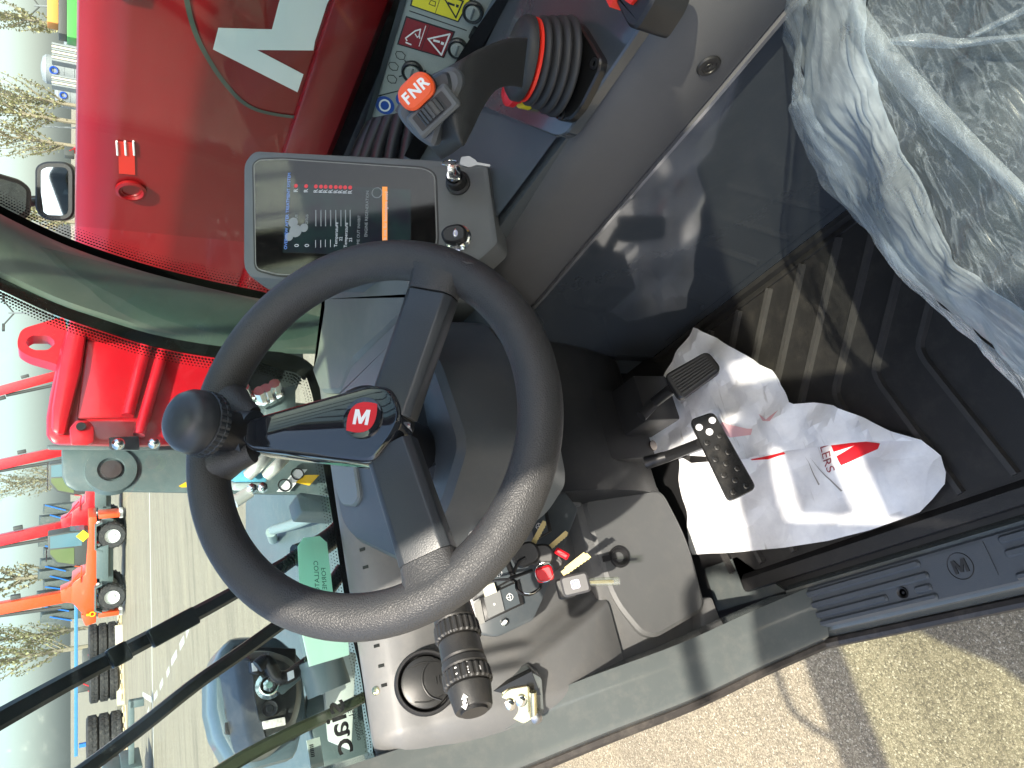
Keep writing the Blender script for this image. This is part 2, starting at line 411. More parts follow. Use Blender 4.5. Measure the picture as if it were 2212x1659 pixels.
# frit: solid black border + dots, on the inner face of the pane
def strip(mb, pts, w0, w1, side, fn, sub=4):
    P = arc([V((*p, 0)) for p in pts], sub); lo = []; hi = []
    for i, p in enumerate(P):
        t = (P[min(i+1, len(P)-1)]-P[max(i-1, 0)]).normalized(); nn = V((-t.y, t.x, 0))*side
        lo.append(fn(p+nn*w0)); hi.append(fn(p+nn*w1))
    n = len(P); mb.add([tuple(q) for q in lo+hi], [(i, i+1, n+i+1, n+i) for i in range(n-1)])
def dots(mb, pts, off, rows, side, fn, nrm, step=7.2, r0=.0024, sub=12):
    P = arc([V((*p, 0)) for p in pts], sub); s = 0; nx = 0; L = []
    for i in range(len(P)-1):
        d = (P[i+1]-P[i]); l = d.length
        while nx <= s+l:
            L.append((P[i]+d*((nx-s)/l), d.normalized())); nx += step
        s += l
    M0 = None
    for k in range(rows):
        for j, (p, t) in enumerate(L):
            nn = V((-t.y, t.x, 0))*side; q = p+nn*(off+k*step*.82)+t*(step*.5*(k % 2))
            c = fn(q); r = r0*(1-.16*k)
            a = V(nrm).cross(V((0, 0, 1))).normalized(); b = V(nrm).cross(a).normalized()
            mb.add([tuple(c+(a*cos(2*pi*h/6)+b*sin(2*pi*h/6))*r) for h in range(6)], [(0, 1, 2, 3, 4, 5)])
w_in = lambda p: wsp(p.x, p.y, -.0005)
plw = [(p[0], p[1]+2) for p in pl[:7]]+[(610, 776), (648, 786), (672, 806)]
m = MB(); strip(m, plw, -14, 22, 1, w_in); strip(m, base, -6, 14, 1, w_in); part(ws, 'frit_border', m, FRIT, smooth=False)
m = MB(); dots(m, plw, 27, 4, 1, w_in, WN, r0=.0023); dots(m, base, 18, 3, 1, w_in, WN, r0=.0012); part(ws, 'frit_dots', m, FRIT, kind='stuff', smooth=False)
# right side window
rw = thing('side_window', 'right side window pane with black dotted border towards the boom', 'window', (.8, .5, .56))
m = MB(); m.box((.808, .28, 1.15), (.006, 1.62, 1.2)); part(rw, 'pane', m, SGLASS, smooth=False)
s_in = lambda p: at(p.x, p.y, X=.802)
sil = [(1260, -190), (1172, -75), (1098, 15), (1040, 100), (985, 190), (935, 280), (900, 350)]
pru = [(p[0], p[1]) for p in pr[:7]]+[(600, 660)]
m = MB(); strip(m, pru, -22, 16, -1, s_in); strip(m, sil, -30, 16, -1, s_in); part(rw, 'frit_border', m, FRIT, smooth=False)
m = MB(); dots(m, pru, 21, 5, -1, s_in, (1, 0, 0), r0=.0020, step=6.8); dots(m, sil, 22, 4, -1, s_in, (1, 0, 0)); part(rw, 'frit_dots', m, FRIT, kind='stuff', smooth=False)

# ================================================================ open cab door (outside the frame on the left, it shades the sill and the ground)
dr = thing('cab_door', 'open cab door standing out from the left side', 'door', (-.1, -.42, -.3))
DM = frame((-.1, -.42, 0), (-1, 0, 0), (0, 1, 0))
outer = round_poly([(0, -.28), (1.28, -.28), (1.30, 1.2), (1.28, 1.72), (.42, 1.74), (.22, 1.66), (.10, 1.64), (0, 1.60)], [.1, .1, .1, .14, .08, .05, .04, .04], 5)
part(dr, 'door_frame', loop_frame(outer, offset_poly(outer, -.06), 0, .04, DM), FRAME)
m = MB(); m.prism(offset_poly(round_poly([(0, -.28), (1.28, -.28), (1.29, .25), (.74, .30), (.72, .95), (.67, 1.2), (.57, 1.42), (.55, 1.73), (.42, 1.74), (.22, 1.66), (.17, 1.66), (.16, 1.20), (.0, 1.18)], [.1, .1, .03, .1, .1, .1, .1, .03, .08, .03, .03, .03, .03], 4), -.03), .008, .032, DM); part(dr, 'shade_panel', m, FRAME)  # opaque inner half added to the unseen door to shade sill and paper
m = MB(); m.prism([(.02, 1.14), (.18, 1.14), (.18, 1.34), (.02, 1.34)], .010, .030, DM); m.prism([(.02, 1.42), (.18, 1.42), (.18, 1.52), (.02, 1.50)], .010, .030, DM); part(dr, 'shade_strips', m, FRAME)  # added strips; the gap between them lets a patch of sun onto the paper
m = MB(); m.prism([(.72, .25), (1.27, .22), (1.26, 1.67), (.54, 1.69), (.54, 1.40)], .017, .022, DM); m2_ = MB(); m2_.prism([(.5, 1.58), (1.27, 1.55), (1.27, 1.69), (.5, 1.71)], .009, .016, DM); part(dr, 'top_bar', m2_, FRAME); part(dr, 'pane', m, DGLASS, smooth=False)
m = MB(); m.tube([DM @ V(p) for p in arc([(.3, 1.7, .03), (.3, 1.82, .05), (.42, 1.86, .05), (.9, 1.87, .05), (1.0, 1.80, .05), (1.03, 1.66, .03)], 5)], .014, 8); part(dr, 'grab_rail', m, BLACK)
# ================================================================ dashboard
dash = thing('dashboard', 'moulded grey dashboard left of and below the steering wheel', 'dashboard', (.28, 1.08, .08))
prof = [(1.138, .668), (1.122, .684), (1.097, .680), (1.072, .660), (1.05, .625), (1.03, .58), (1.015, .52), (1.01, .45), (1.015, .38), (1.03, .31), (1.045, .27)]
prof = [(p.x, p.y) for p in arc([V((a, b, 0)) for a, b in prof], 4)]
def dash_pt(X, s):
    i = s*(len(prof)-1); k = min(int(i), len(prof)-2); t = i-k
    y = prof[k][0]*(1-t)+prof[k+1][0]*t; z = prof[k][1]*(1-t)+prof[k+1][1]*t
    # two pressed steps running down towards the lid, right of the vent
    u = (X-.02)/.25; low = max(0, min(1, (.62-z)/.1))
    if low > 0 and X < .27:
        st = 1/(1+math.exp(-(X-.065-max(0, .44-z)*.42)/.0036)) + 1/(1+math.exp(-(X-.037-max(0, .47-z)*.36)/.0036))
        y += .024*low*st
    y -= .009*max(0, min(1, (.32-X)/.26))*max(0, min(1, (z-.62)/.04))
    # rounded left end
    e = max(0, (-.01-X)/.05); y += .05*e*e; z -= .03*e*e
    return V((X, y, z))
m = MB(); m.grid(lambda u, v: tuple(dash_pt(-.062+.662*u, v)), 380, 60); DB = BVHTree.FromPolygons([V(p) for p in m.v], m.f); part(dash, 'upper_moulding', m, DASH, angle=60)
def on_dash(x, y):
    d = (at(x, y, Y=1.0)-EYE).normalized(); h = DB.ray_cast(EYE, d); n = h[1]
    return h[0], (n if n.dot(d) < 0 else -n)
# body below the moulding, behind the lid
m = MB(); m.hexa([(.005, 1.062, .055), (.30, 1.062, .065), (.30, 1.22, .065), (.005, 1.22, .055)], [(-.02, 1.052, .28), (.30, 1.052, .28), (.30, 1.22, .28), (-.02, 1.22, .28)]); part(dash, 'lower_body', m, DASH, bevel=.008)
LN = (0, -cos(radians(10)), sin(radians(10))); LO = V((.15, 1.045, .17))
LM = frame(LO, (1, 0, 0), LN); LI = LM.inverted()
def lp(M, x, y, n, o):
    q = M.inverted() @ at(x, y, n=n, o=o); return (q.x, q.y)
lid = [lp(LM, *p, LN, LO) for p in [(1252, 1092), (1272, 1070), (1423, 1061), (1480, 1170), (1518, 1318), (1410, 1380), (1378, 1372), (1318, 1300)]]
m = MB(); m.prism(round_poly(lid, [.015, .015, .02, .05, .02, .02, .02, .04]), -.012, .014, LM, inset=.006, iz=.005)
L1 = part(dash, 'storage_lid', m, mat('lid_plastic', (.085, .088, .09), .5, grain=.3, gscale=1300, var=.05, dust=.06))
m = MB(); c = LI @ at(1330, 1207, n=LN, o=LO); KM = LM @ Matrix.Translation((c.x, c.y, .014))
m.lathe([(.019, -.01), (.019, .004), (.0175, .006), (.015, .006), (.013, .001), (.0, -.002)], 28, KM, cap=False); part(L1, 'lid_catch', m, BLACK)
m = MB(); m.box((c.x+.001, c.y+.02, .016), (.010, .026, .004), LM); part(L1, 'catch_strap', m, BLACK)
# lower lip under the lid
m = MB(); m.hexa([(.01, 1.03, .045), (.075, 1.03, .05), (.085, 1.10, .05), (.005, 1.10, .045)], [(.002, 1.035, .10), (.07, 1.035, .075), (.085, 1.10, .075), (.0, 1.10, .10)]); part(dash, 'lid_lip', m, DASH, bevel=.006)
# knee panel under the steering column
kp = [(1.06, .50), (.985, .44), (.965, .36), (.975, .26), (1.005, .16), (1.035, .105), (1.05, .082), (1.075, .074), (1.12, .075)]
kp = [(p.x, p.y) for p in arc([V((a, b, 0)) for a, b in kp], 4)]
m = MB(); nk = len(kp)-1
def knee(u, v):
    i = min(int(v*nk), nk-1); t = v*nk-i; y = kp[i][0]*(1-t)+kp[i+1][0]*t; z = kp[i][1]*(1-t)+kp[i+1][1]*t
    X = .275+.335*u; e = max(0, (u-.82)/.18); y += .05*e*e
    return (X, y, z)
m.grid(knee, 24, nk*2); m.add([knee(0, v/20) for v in range(21)]+[(.275, 1.14, knee(0, v/20)[2]) for v in range(21)], [(i, i+1, 22+i, 21+i) for i in range(20)])
part(dash, 'knee_panel', m, mat('knee_plastic', (.015, .016, .018), .42, grain=.3, dust=.04), angle=60)
# seam between knee panel and lid
# round air vent
vo, VN = on_dash(919, 1475); VN = (VN+V((-.05, -.1, .05))).normalized(); VM = frame(vo+VN*.013, (1, 0, 0), VN)
vent = MB(); vent.lathe([(.044, -.012), (.044, .003), (.042, .006), (.039, .006), (.037, .001), (.0365, -.01)], 40, VM, cap=False); VT = part(dash, 'air_vent', vent, BLACK)
m = MB(); m.lathe([(.0365, -.012), (.034, .003), (.030, .005), (0, .006)], 40, VM, cap=False); part(VT, 'vent_disc', m, mat('vent_plastic', (.022, .022, .022), .35, grain=.3, gscale=1200))
m = MB()
m.tube([VM @ V(p) for p in arc([(-.028, -.016, .0062), (-.018, -.001, .0068), (0, .005, .007), (.018, -.001, .0068), (.028, -.016, .0062)], 5)], .0011, 6)
m.tube([VM @ V(p) for p in arc([(-.022, .02, .005), (-.026, .0, .0062), (-.022, -.02, .005)], 4)], .0009, 6); m.tube([VM @ V(p) for p in arc([(.022, .02, .005), (.026, .0, .0062), (.022, -.02, .005)], 4)], .0009, 6)
part(VT, 'vent_flap_edge', m, BLKP)
for k in range(4):
    m = MB(); m.tube([VM @ V((-.006+.0005*k, -.014-.0042*k+.0, .0062)), VM @ V((.004, -.0145-.0042*k, .0062))], .0009, 6); part(VT, 'finger_rib', m, BLKP)
# defroster slots along the front edge
for i, p in enumerate([(779, 1151), (783, 1187), (790, 1225), (814, 1395), (824, 1438), (830, 1480)]):
    q, n_ = on_dash(*p); m = MB(); m.box((0, 0, 0), (.0045, .009, .002), frame(q, (1, 0, 0), n_)); part(dash, 'defrost_slot', m, FRIT)
# screw at the left end
q, n_ = on_dash(813, 1492); m = MB(); m.lathe([(.006, -.001), (.006, .003), (.004, .004), (0, .0038)], 14, frame(q, (1, 0, 0), n_), cap=False); part(dash, 'dash_screw', m, ZINC)

# switch panel with rocker switches
SN = V((-.05, -.93, .37)).normalized(); SO = V((.12, 1.035, .47)); SM = frame(SO, (1, 0, 0), SN)
def sl(x, y): return lp(SM, x, y, SN, SO)
panel = [sl(*p) for p in [(985, 1240), (1205, 1045), (1248, 1100), (1196, 1240), (1155, 1330), (1150, 1340), (1075, 1376), (1025, 1370)]]
sp = thing('switch_panel', 'dark rocker switch panel beside the indicator stalk', 'switch panel', SO)
m = MB(); m.prism(round_poly(panel, .008), -.03, .004, SM, inset=.003, iz=.002); part(sp, 'panel', m, mat('switch_panel_plastic', (.05, .06, .068), .35, dust=.08))
q = sl(1089, 1345); m = MB(); m.lathe([(.0055, 0), (.0055, .007), (.0035, .0075), (.003, .0055), (0, .0055)], 16, SM @ Matrix.Translation((*q, .002)), cap=False); part(sp, 'panel_screw', m, CHROME)
def rocker(c0, c1, c2, c3, lab=None):
    pts = [sl(*p) for p in (c0, c1, c2, c3)]; mb = MB(); mb.prism(pts, .003, .012, SM, inset=.002, iz=.0015)
    r = part(sp, 'rocker_switch', mb, BLACK)
    a, b, c, d = [V((*p, 0)) for p in pts]; cen = (a+b+c+d)/4
    def mix(u, v): return (a*(1-u)+b*u)*(1-v)+(d*(1-u)+c*u)*v
    up = [tuple(mix(u, v)[:2]) for u, v in ((.08, .1), (.92, .1), (.92, .5), (.08, .5))]; dn = [tuple(mix(u, v)[:2]) for u, v in ((.08, .5), (.92, .5), (.92, .9), (.08, .9))]
    mb = MB(); mb.prism(up, .012, .0165, SM); part(r, 'rocker_cap', mb, mat('rocker_grey', (.16, .165, .165), .35) if 'rocker_grey' not in MATS else MATS['rocker_grey'])
    mb = MB(); mb.prism(dn, .012, .0135, SM); part(r, 'rocker_cap', mb, mat('rocker_dark', (.05, .062, .07), .35) if 'rocker_dark' not in MATS else MATS['rocker_dark'])
    q = mix(.5, .3); mb = MB(); mb.lathe([(.0018, .0165), (.0015, .0175), (0, .0177)], 10, SM @ Matrix.Translation((q.x, q.y, 0)), cap=False); part(r, 'switch_lamp', mb, WHITEP)
    q = mix(.5, .7); mb = MB(); G = SM @ Matrix.Translation((q.x, q.y, .0137))
    mb.torus(.0048, .0004, 20, 5, G); mb.box((0, 0, 0), (.012, .0007, .0006), G); mb.box((0, .002, 0), (.0007, .008, .0006), G)
    part(r, 'switch_symbol', mb, WHITEP)
rocker((1034, 1293), (1046, 1345), (1130, 1306), (1118, 1254))
rocker((1004, 1252), (1022, 1300), (1112, 1250), (1092, 1202))
rocker((1100, 1150), (1112, 1195), (1190, 1150), (1180, 1105))
m = MB(); m.hexa([SM @ V((*sl(*p), .004)) for p in ((1022, 1305), (1032, 1352), (1046, 1346), (1036, 1298))], [SM @ V((*sl(*p), .014)) for p in ((1022, 1305), (1032, 1352), (1046, 1346), (1036, 1298))]); part(sp, 'blank_switch', m, mat('blank_grey', (.22, .22, .21), .35))
m = MB(); m.hexa([SM @ V((*sl(*p), .004)) for p in ((1040, 1272), (1046, 1292), (1070, 1282), (1064, 1262))], [SM @ V((*sl(*p), .022)) for p in ((1040, 1272), (1046, 1292), (1070, 1282), (1064, 1262))]); part(sp, 'switch_lamp_block', m, mat('ivory', (.62, .60, .48), .4))

# rounded pod and trim on the dash centre, behind the steering wheel
pod = thing('dash_pod', 'raised dark pod on the dashboard centre behind the steering wheel', 'dash pod', (.36, 1.0, .66))
PZ = .705
def pz(*p): q = at(*p, Z=PZ); return (q.x, q.y)
po = [pz(*p) for p in [(706, 905), (712, 1000), (738, 1135), (762, 1168), (890, 1232), (905, 1190), (960, 1090), (1000, 960), (940, 780), (880, 690), (857, 690), (762, 782), (740, 835)]]
m = MB(); m.prism(round_poly(po, .02), .60, PZ, None, inset=.008, iz=.007); part(pod, 'pod_cover', m, mat('pod_plastic', (.05, .058, .066), .45, grain=.3, gscale=1300, dust=.05))
pp = [pz(*p) for p in [(738, 852), (765, 790), (858, 700), (885, 712), (905, 800), (800, 850)]]
m = MB(); m.prism(round_poly(pp, .006), PZ-.002, PZ+.004, None, inset=.002, iz=.002); part(pod, 'pod_insert', m, DASH)
ps = [pz(*p) for p in [(718, 905), (724, 1030), (745, 1092), (772, 1095), (784, 1075), (772, 1000), (762, 905)]]
m = MB(); m.prism(round_poly(ps, .015), PZ-.002, PZ+.006, None, inset=.003, iz=.003); part(pod, 'slot_cover', m, SHROUD)
# pale corner moulding by the right pillar
cm = thing('corner_moulding', 'pale grey corner moulding between windscreen and monitor', 'trim', (.62, 1.0, .64))
CZ = .69
cp = [at(*p, Z=CZ) for p in [(692, 640), (700, 655), (684, 745), (684, 760), (672, 800), (690, 850), (735, 850), (760, 785), (860, 692), (905, 640), (860, 560), (760, 560)]]
m = MB(); m.prism(round_poly([(p.x, p.y) for p in cp], .012), .56, CZ, None, inset=.008, iz=.008); part(cm, 'moulding', m, mat('corner_plastic', (.13, .14, .138), .5, grain=.2, dust=.15))
# folded side panel between pod and console
m = MB(); a = [at(*p, Z=.60) for p in [(930, 760), (955, 640), (1040, 590), (1075, 700), (1015, 738)]]; b = [at(*p, Z=.40) for p in [(1000, 800), (1010, 690), (1100, 600), (1180, 700), (1090, 740)]]
m.loft([[tuple(p) for p in b], [tuple(p) for p in a]]); part(cm, 'folded_side', m, CONS, bevel=.006)

# ================================================================ steering column
HUB = V((.268, .643, .802)); WA = radians(46); WNr = V((0, -cos(WA), sin(WA)))
WM = frame(HUB, (1, 0, 0), WNr)          # wheel frame: x right, y up along the wheel, z towards the driver
def wl(x, y, z): return lp(WM, x, y, WNr, HUB+WNr*z)
sc = thing('steering_column', 'dark steering column shroud below the wheel hub', 'steering column', HUB-WNr*.3)
out = [wl(*p, -.17) for p in [(900, 775), (1066, 768), (1090, 790), (1114, 930), (1112, 965), (1060, 1045), (965, 1105), (900, 1115), (850, 1000)]]
m = MB(); m.prism(round_poly(out, .02, 5), -.42, -.17, WM, inset=.012, iz=.012); part(sc, 'shroud', m, SHROUD)
inn = [wl(*p, -.11) for p in [(880, 795), (945, 780), (975, 800), (1008, 950), (1004, 985), (985, 1005), (905, 1050), (860, 1000)]]
m = MB(); m.prism(round_poly(inn, .022, 5), -.24, -.11, WM, inset=.012, iz=.012); part(sc, 'boss', m, mat('boss_plastic', (.014, .017, .022), .55, spec=.2, grain=.2))
m = MB(); m.lathe([(.034, -.16), (.03, -.05), (.034, -.02)], 28, WM); part(sc, 'column_tube', m, BLACK)
br = [wl(*p, -.2) for p in [(970, 1060), (1000, 1050), (1060, 1150), (1040, 1180), (985, 1130)]]
m = MB(); m.prism(round_poly(br, .01), -.30, -.19, WM, inset=.004, iz=.004); part(sc, 'tilt_lever', m, DASH)

# ================================================================ indicator stalk, pointing left out of the column
st = thing('indicator_stalk', 'thick black indicator stalk with two ribbed collars and white symbols', 'stalk', (.1, .8, .66))
A0 = at(960, 1235, Y=.80); A1 = at(1028, 1552, Y=.745); ax = (A1-A0).normalized(); LT = (A1-A0).length
TM = frame(A0, V((0, -1, 1)), ax)
STK = mat('stalk_plastic', (.022, .022, .022), .42, grain=.5, gscale=1100, dust=.07)
def seg(name, t0, t1, r0, r1, ribs=0, rr=.0012):
    mb = MB(); n = 96 if ribs else 28
    for_r = []
    prof_ = [(r0*.94, t0), (r0, t0+.002), (r1, t1-.002), (r1*.94, t1)]
    rings = []
    for r, z in prof_:
        rings.append([((r+(rr if (ribs and (k//2) % 2) else 0))*cos(2*pi*k/n), (r+(rr if (ribs and (k//2) % 2) else 0))*sin(2*pi*k/n), z) for k in range(n)])
    mb.loft(rings, TM); return part(st, name, mb, STK, angle=25)
px = LT/ (hypot(1028-960, 1552-1235))
def tz(x, y): return ((at(x, y, n=(0, 1, 0), o=(0, .77, 0))-A0).dot(ax))
R0 = .0235
seg('stalk_shaft', -.06, .03, .012, .013)
seg('sleeve', .028, tz(978, 1340), R0*.86, R0)
seg('ribbed_collar', tz(978, 1341), tz(990, 1380), R0*1.03, R0*1.05, 1)
seg('sleeve', tz(990, 1381), tz(1003, 1432), R0*.98, R0)
seg('sleeve', tz(1003, 1433), tz(1009, 1456), R0*1.04, R0*1.06)
seg('ribbed_collar', tz(1009, 1457), tz(1019, 1494), R0*1.07, R0*1.08, 1)
seg('end_cap', tz(1019, 1495), tz(1030, 1553), R0*1.0, R0*.86)
zc = tz(1030, 1553); m = MB(); m.lathe([(R0*.62, zc), (R0*.60, zc+.003), (0, zc+.003)], 24, TM, cap=False); part(st, 'end_button', m, BLACK)
def on_stalk(x, y, rad):
    """surface frame of the stalk facing the viewer at a print position"""
    d = (at(x, y, Y=.9)-EYE).normalized(); o_ = EYE-A0
    dp = d-ax*d.dot(ax); op = o_-ax*o_.dot(ax); a = dp.dot(dp); b = 2*dp.dot(op); c = op.dot(op)-rad*rad
    D = b*b-4*a*c; t = (-b-sqrt(max(D, 0)))/(2*a); p = EYE+d*t; n = (p-A0); n = (n-ax*n.dot(ax)).normalized()
    return p, n
def stalk_text(s, x, y, size, rad, rot=0):
    p, n = on_stalk(x, y, rad); M = frame(p+n*.0003, (-ax).cross(n), n) @ Matrix.Rotation(rot, 4, 'Z')
    part(st, 'white_mark', text_mb(s, size, M, .0002, bold=.0002), WHITEP, smooth=False)
stalk_text('I', 950, 1356, .011, R0*1.0); stalk_text('O', 964, 1347, .011, R0); stalk_text('J', 990, 1338, .011, R0)
stalk_text('O', 985, 1450, .011, R0*1.06); stalk_text('E', 1008, 1448, .010, R0*1.06); stalk_text('n', 1034, 1440, .010, R0*1.06); stalk_text('=', 1006, 1434, .009, R0*1.02)
for dx, sg in ((-2, 1), (2, -1)):
    p, n = on_stalk(1004+dx*1.2, 1516-4*sg-0, R0*.95); M = frame(p+n*.0003, -ax, n)
    mb = MB(); y0 = .0012*sg
    mb.prism([(-.0015, y0), (-.0015, y0+.004*sg), (-.004, y0+.004*sg), (0, y0+.009*sg), (.004, y0+.004*sg), (.0015, y0+.004*sg), (.0015, y0)], 0, .0002, M @ Matrix.Rotation(pi/2, 4, 'Z')); part(st, 'arrow_mark', mb, WHITEP, smooth=False)

# ================================================================ steering wheel
sw = thing('steering_wheel', 'black three spoke steering wheel with spinner knob and red badge', 'steering wheel', HUB)
RR = .1795; RT = .0212
m = MB(); m.torus(RR, RT, 120, 20, WM); part(sw, 'rim', m, RIM, angle=180)
# flat-topped spokes that flare into the rim
def spoke(x0, y0, x1, y1, z0, z1, w0, w1, name='spoke'):
    a = V((*wl(x0, y0, z0), z0)); b = V((*wl(x1, y1, z1), z1)); d = (b-a); L = d.length; d.normalize(); s = V((-d.y, d.x, 0)).normalized()
    rings = []
    for t, k, zz in ((0, 0, 0), (.3, .05, 0), (.6, .12, .002), (.8, .2, .003)):
        w = w0*(1-k)+w1*k; c = a.lerp(b, t)
        h = .012
        rings.append([tuple(WM @ (c+s*u*w+V((0, 0, v)))) for u, v in ((-1, -.010), (-1, h*.55), (-.72, h), (.72, h), (1, h*.55), (1, -.010), (.6, -.018), (-.6, -.018))])
    mb = MB(); mb.loft(rings); sp_ = part(sw, name, mb, SPOKE, bevel=.0015)
    rings = []
    for t, k in ((.805, .2), (.85, .28), (.90, .5), (.94, .8), (.98, 1.2), (1.02, 1.55)):
        w = w0*(1-min(k, 1))+w1*k; c = a.lerp(b, t); h = .0135; rings.append([tuple(WM @ (c+s*u*w+V((0, 0, v)))) for u, v in ((-1, -.008), (-1, h*.4), (-.72, h), (.72, h), (1, h*.4), (1, -.008), (.6, -.018), (-.6, -.018))])
    mb = MB(); mb.loft(rings); part(sw, 'spoke_root', mb, RIM, angle=60)
    return sp_
spoke(845, 895, 955, 575, .004, .006, .0245, .032)
spoke(845, 965, 945, 1270, .004, .006, .0245, .032)
# hub core
m = MB(); m.lathe([(.036, -.03), (.040, -.01), (.040, .006), (.034, .012)], 32, WM); part(sw, 'hub', m, BLACK)
# glossy arm from hub to rim
ZA = .02
arm = [wl(*p, ZA) for p in [(540, 905), (800, 832), (840, 838), (858, 870), (862, 905), (845, 940), (805, 992), (780, 995), (540, 968), (524, 955), (524, 920)]]
arm = offset_poly(round_poly(arm, [.005, .05, .03, .03, .03, .03, .03, .02, .005, .004, .004], 4), .0025)
m = MB()
rings = [[(p[0], p[1], -.012) for p in arm], [(p[0], p[1], ZA-.008) for p in arm], [(p[0], p[1], ZA-.002) for p in offset_poly(arm, -.002)], [(p[0], p[1], ZA) for p in offset_poly(arm, -.0045)], [(p[0], p[1], ZA-.0008) for p in offset_poly(arm, -.006)]]
m.loft(rings, WM); A_ = part(sw, 'gloss_arm', m, PIANO, angle=40)
fac = [wl(*p, ZA) for p in [(570, 918), (795, 850), (820, 905), (790, 975), (565, 958)]]
mid = [wl(*p, ZA) for p in [(640, 915), (640, 948)]]
m = MB(); z1 = ZA-.0013; z2 = ZA-.006
m.add([(*fac[0], z1), (*fac[1], z1), (*fac[2], z1), (*fac[3], z1), (*fac[4], z1), (*mid[0], z2), (*mid[1], z2)], [(0, 5, 6, 4), (0, 1, 5), (1, 2, 6, 5), (2, 3, 6), (3, 4, 6)], WM)
part(A_, 'facet_inlay', m, mat('inlay_sheen', (.055, .062, .08), .06, coat=1.0, spec=.6), smooth=False)  # lighter blue-grey base puts a sky reflection into the colour
# round badge
bc = wl(783, 902, ZA); BM = WM @ Matrix.Translation((*bc, ZA-.0008)); ang = atan2(*(reversed([b-a for a, b in zip(wl(783, 902, ZA), wl(795, 840, ZA))])))-pi/2
BM = BM @ Matrix.Rotation(ang, 4, 'Z') @ Matrix.Rotation(radians(0), 4, 'Z')
m = MB(); m.lathe([(.0205, 0), (.0200, .0016), (.0185, .002), (0, .0021)], 40, BM, cap=False); B_ = part(A_, 'badge_disc', m, PIANO)
def leaf(r, n=10, squash=.62):
    """pointed leaf: two arcs meeting at corners"""
    pts = []
    for s in (1, -1):
        for k in range(n):
            t = -1+2*k/n; pts.append((s*t*r, s*squash*r*(1-t*t)))
    return pts
def badge(mbM, r, rot):
    mb = MB(); mb.prism(leaf(r, 12, .78), 0, .0003, mbM @ Matrix.Rotation(rot, 4, 'Z')); return mb
part(A_, 'red_leaf', badge(BM @ Matrix.Translation((0, 0, .0021)), .0195, radians(45)), REDP, smooth=False)
def emblem_M(mbM, s, z=0.0, h=.0003):
    """blocky capital M"""
    w = s*.5; a = s*.21
    pts = [(-w, -s*.45), (-w, s*.45), (-w+a*1.25, s*.45), (0, -s*.05), (w-a*1.25, s*.45), (w, s*.45), (w, -s*.45), (w-a, -s*.45), (w-a, s*.10), (a*.45, -s*.40), (-a*.45, -s*.40), (-w+a, s*.10), (-w+a, -s*.45)]
    mb = MB(); n = len(pts); mb.add([(x, y, z) for x, y in pts]+[(x, y, z+h) for x, y in pts], [tuple(n+i for i in range(n))]+[(i, (i+1) % n, n+(i+1) % n, n+i) for i in range(n)], mbM); return mb
part(A_, 'white_letter', emblem_M(BM, .0165, .0026), WHITEP, smooth=False)
# spinner knob
kc = V((*wl(508, 930, .0), 0)); kd = V((-.01, 0, 0)); KN = frame(WM @ V((*wl(500, 935, .0), 0)), (1, 0, 0), WNr)
kb = WM @ V((*wl(512, 935, .01), .01)); kt = WM @ V((*wl(385, 902, .080), .080)); kdir = (kt-kb).normalized(); KL = (kt-kb).length
KM2 = frame(kb, (1, 0, 0), kdir)
m = MB(); m.lathe([(.020, -.015), (.0205, .0), (.021, KL*.45), (.0225, KL*.5)], 28, KM2); part(sw, 'knob_post', m, BLACK)
zk = KL*.5; n = 90; rings = []
for r, z, g_ in ((.031, zk, 0), (.0325, zk+.001, 1), (.0328, zk+.0055, 1), (.0328, zk+.0062, 0), (.0328, zk+.007, 1), (.0322, zk+.0125, 1), (.031, zk+.0135, 0)):
    rings.append([((r-(.0009 if (k % 3 == 0 or not g_) else 0))*cos(2*pi*k/n), (r-(.0009 if (k % 3 == 0 or not g_) else 0))*sin(2*pi*k/n), z) for k in range(n)])
m = MB(); m.loft(rings, KM2); part(sw, 'knob_ring', m, DARKP, angle=20)
zt = zk+.013
m = MB(); m.lathe([(.0305, zt), (.0318, zt+.002), (.0305, zt+.012), (.026, zt+.020), (.018, zt+.0255), (.008, zt+.0275), (0, zt+.028)], 36, KM2, cap=False); part(sw, 'spinner_knob', m, mat('knob_plastic', (.03, .034, .04), .38, grain=.15), angle=80)
# clamp of the knob on the rim
m = MB(); ca = WM @ V((*wl(520, 935, 0), 0)); m.tube([WM @ V((*wl(548, 940, .0), .0)), WM @ V((*wl(510, 936, .002), .002)), WM @ V((*wl(480, 930, .008), .008))], [.026, .0255, .022], 20); part(sw, 'knob_clamp', m, SPOKE)
m = MB()
for t0, t1 in (((545, 900), (500, 870)), ((545, 975), (478, 1000))): m.tube([WM @ V((*wl(*t0, .002), .002)), WM @ V((*wl((t0[0]+t1[0])/2, (t0[1]+t1[1])/2, .004), .004)), WM @ V((*wl(*t1, .0), .0))], [.012, .015, .021], 14)
part(sw, 'arm_root', m, RIM)
# ================================================================ right console
con = thing('side_console', 'grey right hand console with glossy lower panel and matte trim rail', 'console', (.7, .5, 0))
m = MB(); m.hexa([(.572, -.5, .0), (.83, -.5, .0), (.83, 1.12, .0), (.572, 1.12, .0)], [(.572, -.5, .548), (.83, -.5, .548), (.83, 1.12, .548), (.572, 1.12, .548)]); part(con, 'body', m, CONS)
m = MB(); m.hexa([(.558, -.5, .0), (.575, -.5, .0), (.575, 1.015, .0), (.558, 1.015, .0)], [(.560, -.5, .428), (.575, -.5, .428), (.575, 1.015, .405), (.560, 1.015, .405)]); part(con, 'lower_panel', m, GLOSS, smooth=False)
m = MB(); m.hexa([(.56, 1.02, .0), (.60, 1.02, .0), (.66, 1.24, .0), (.62, 1.24, .0)], [(.56, 1.02, .42), (.60, 1.02, .42), (.66, 1.24, .42), (.62, 1.24, .42)]); part(con, 'kick_panel', m, GLOSS, smooth=False)
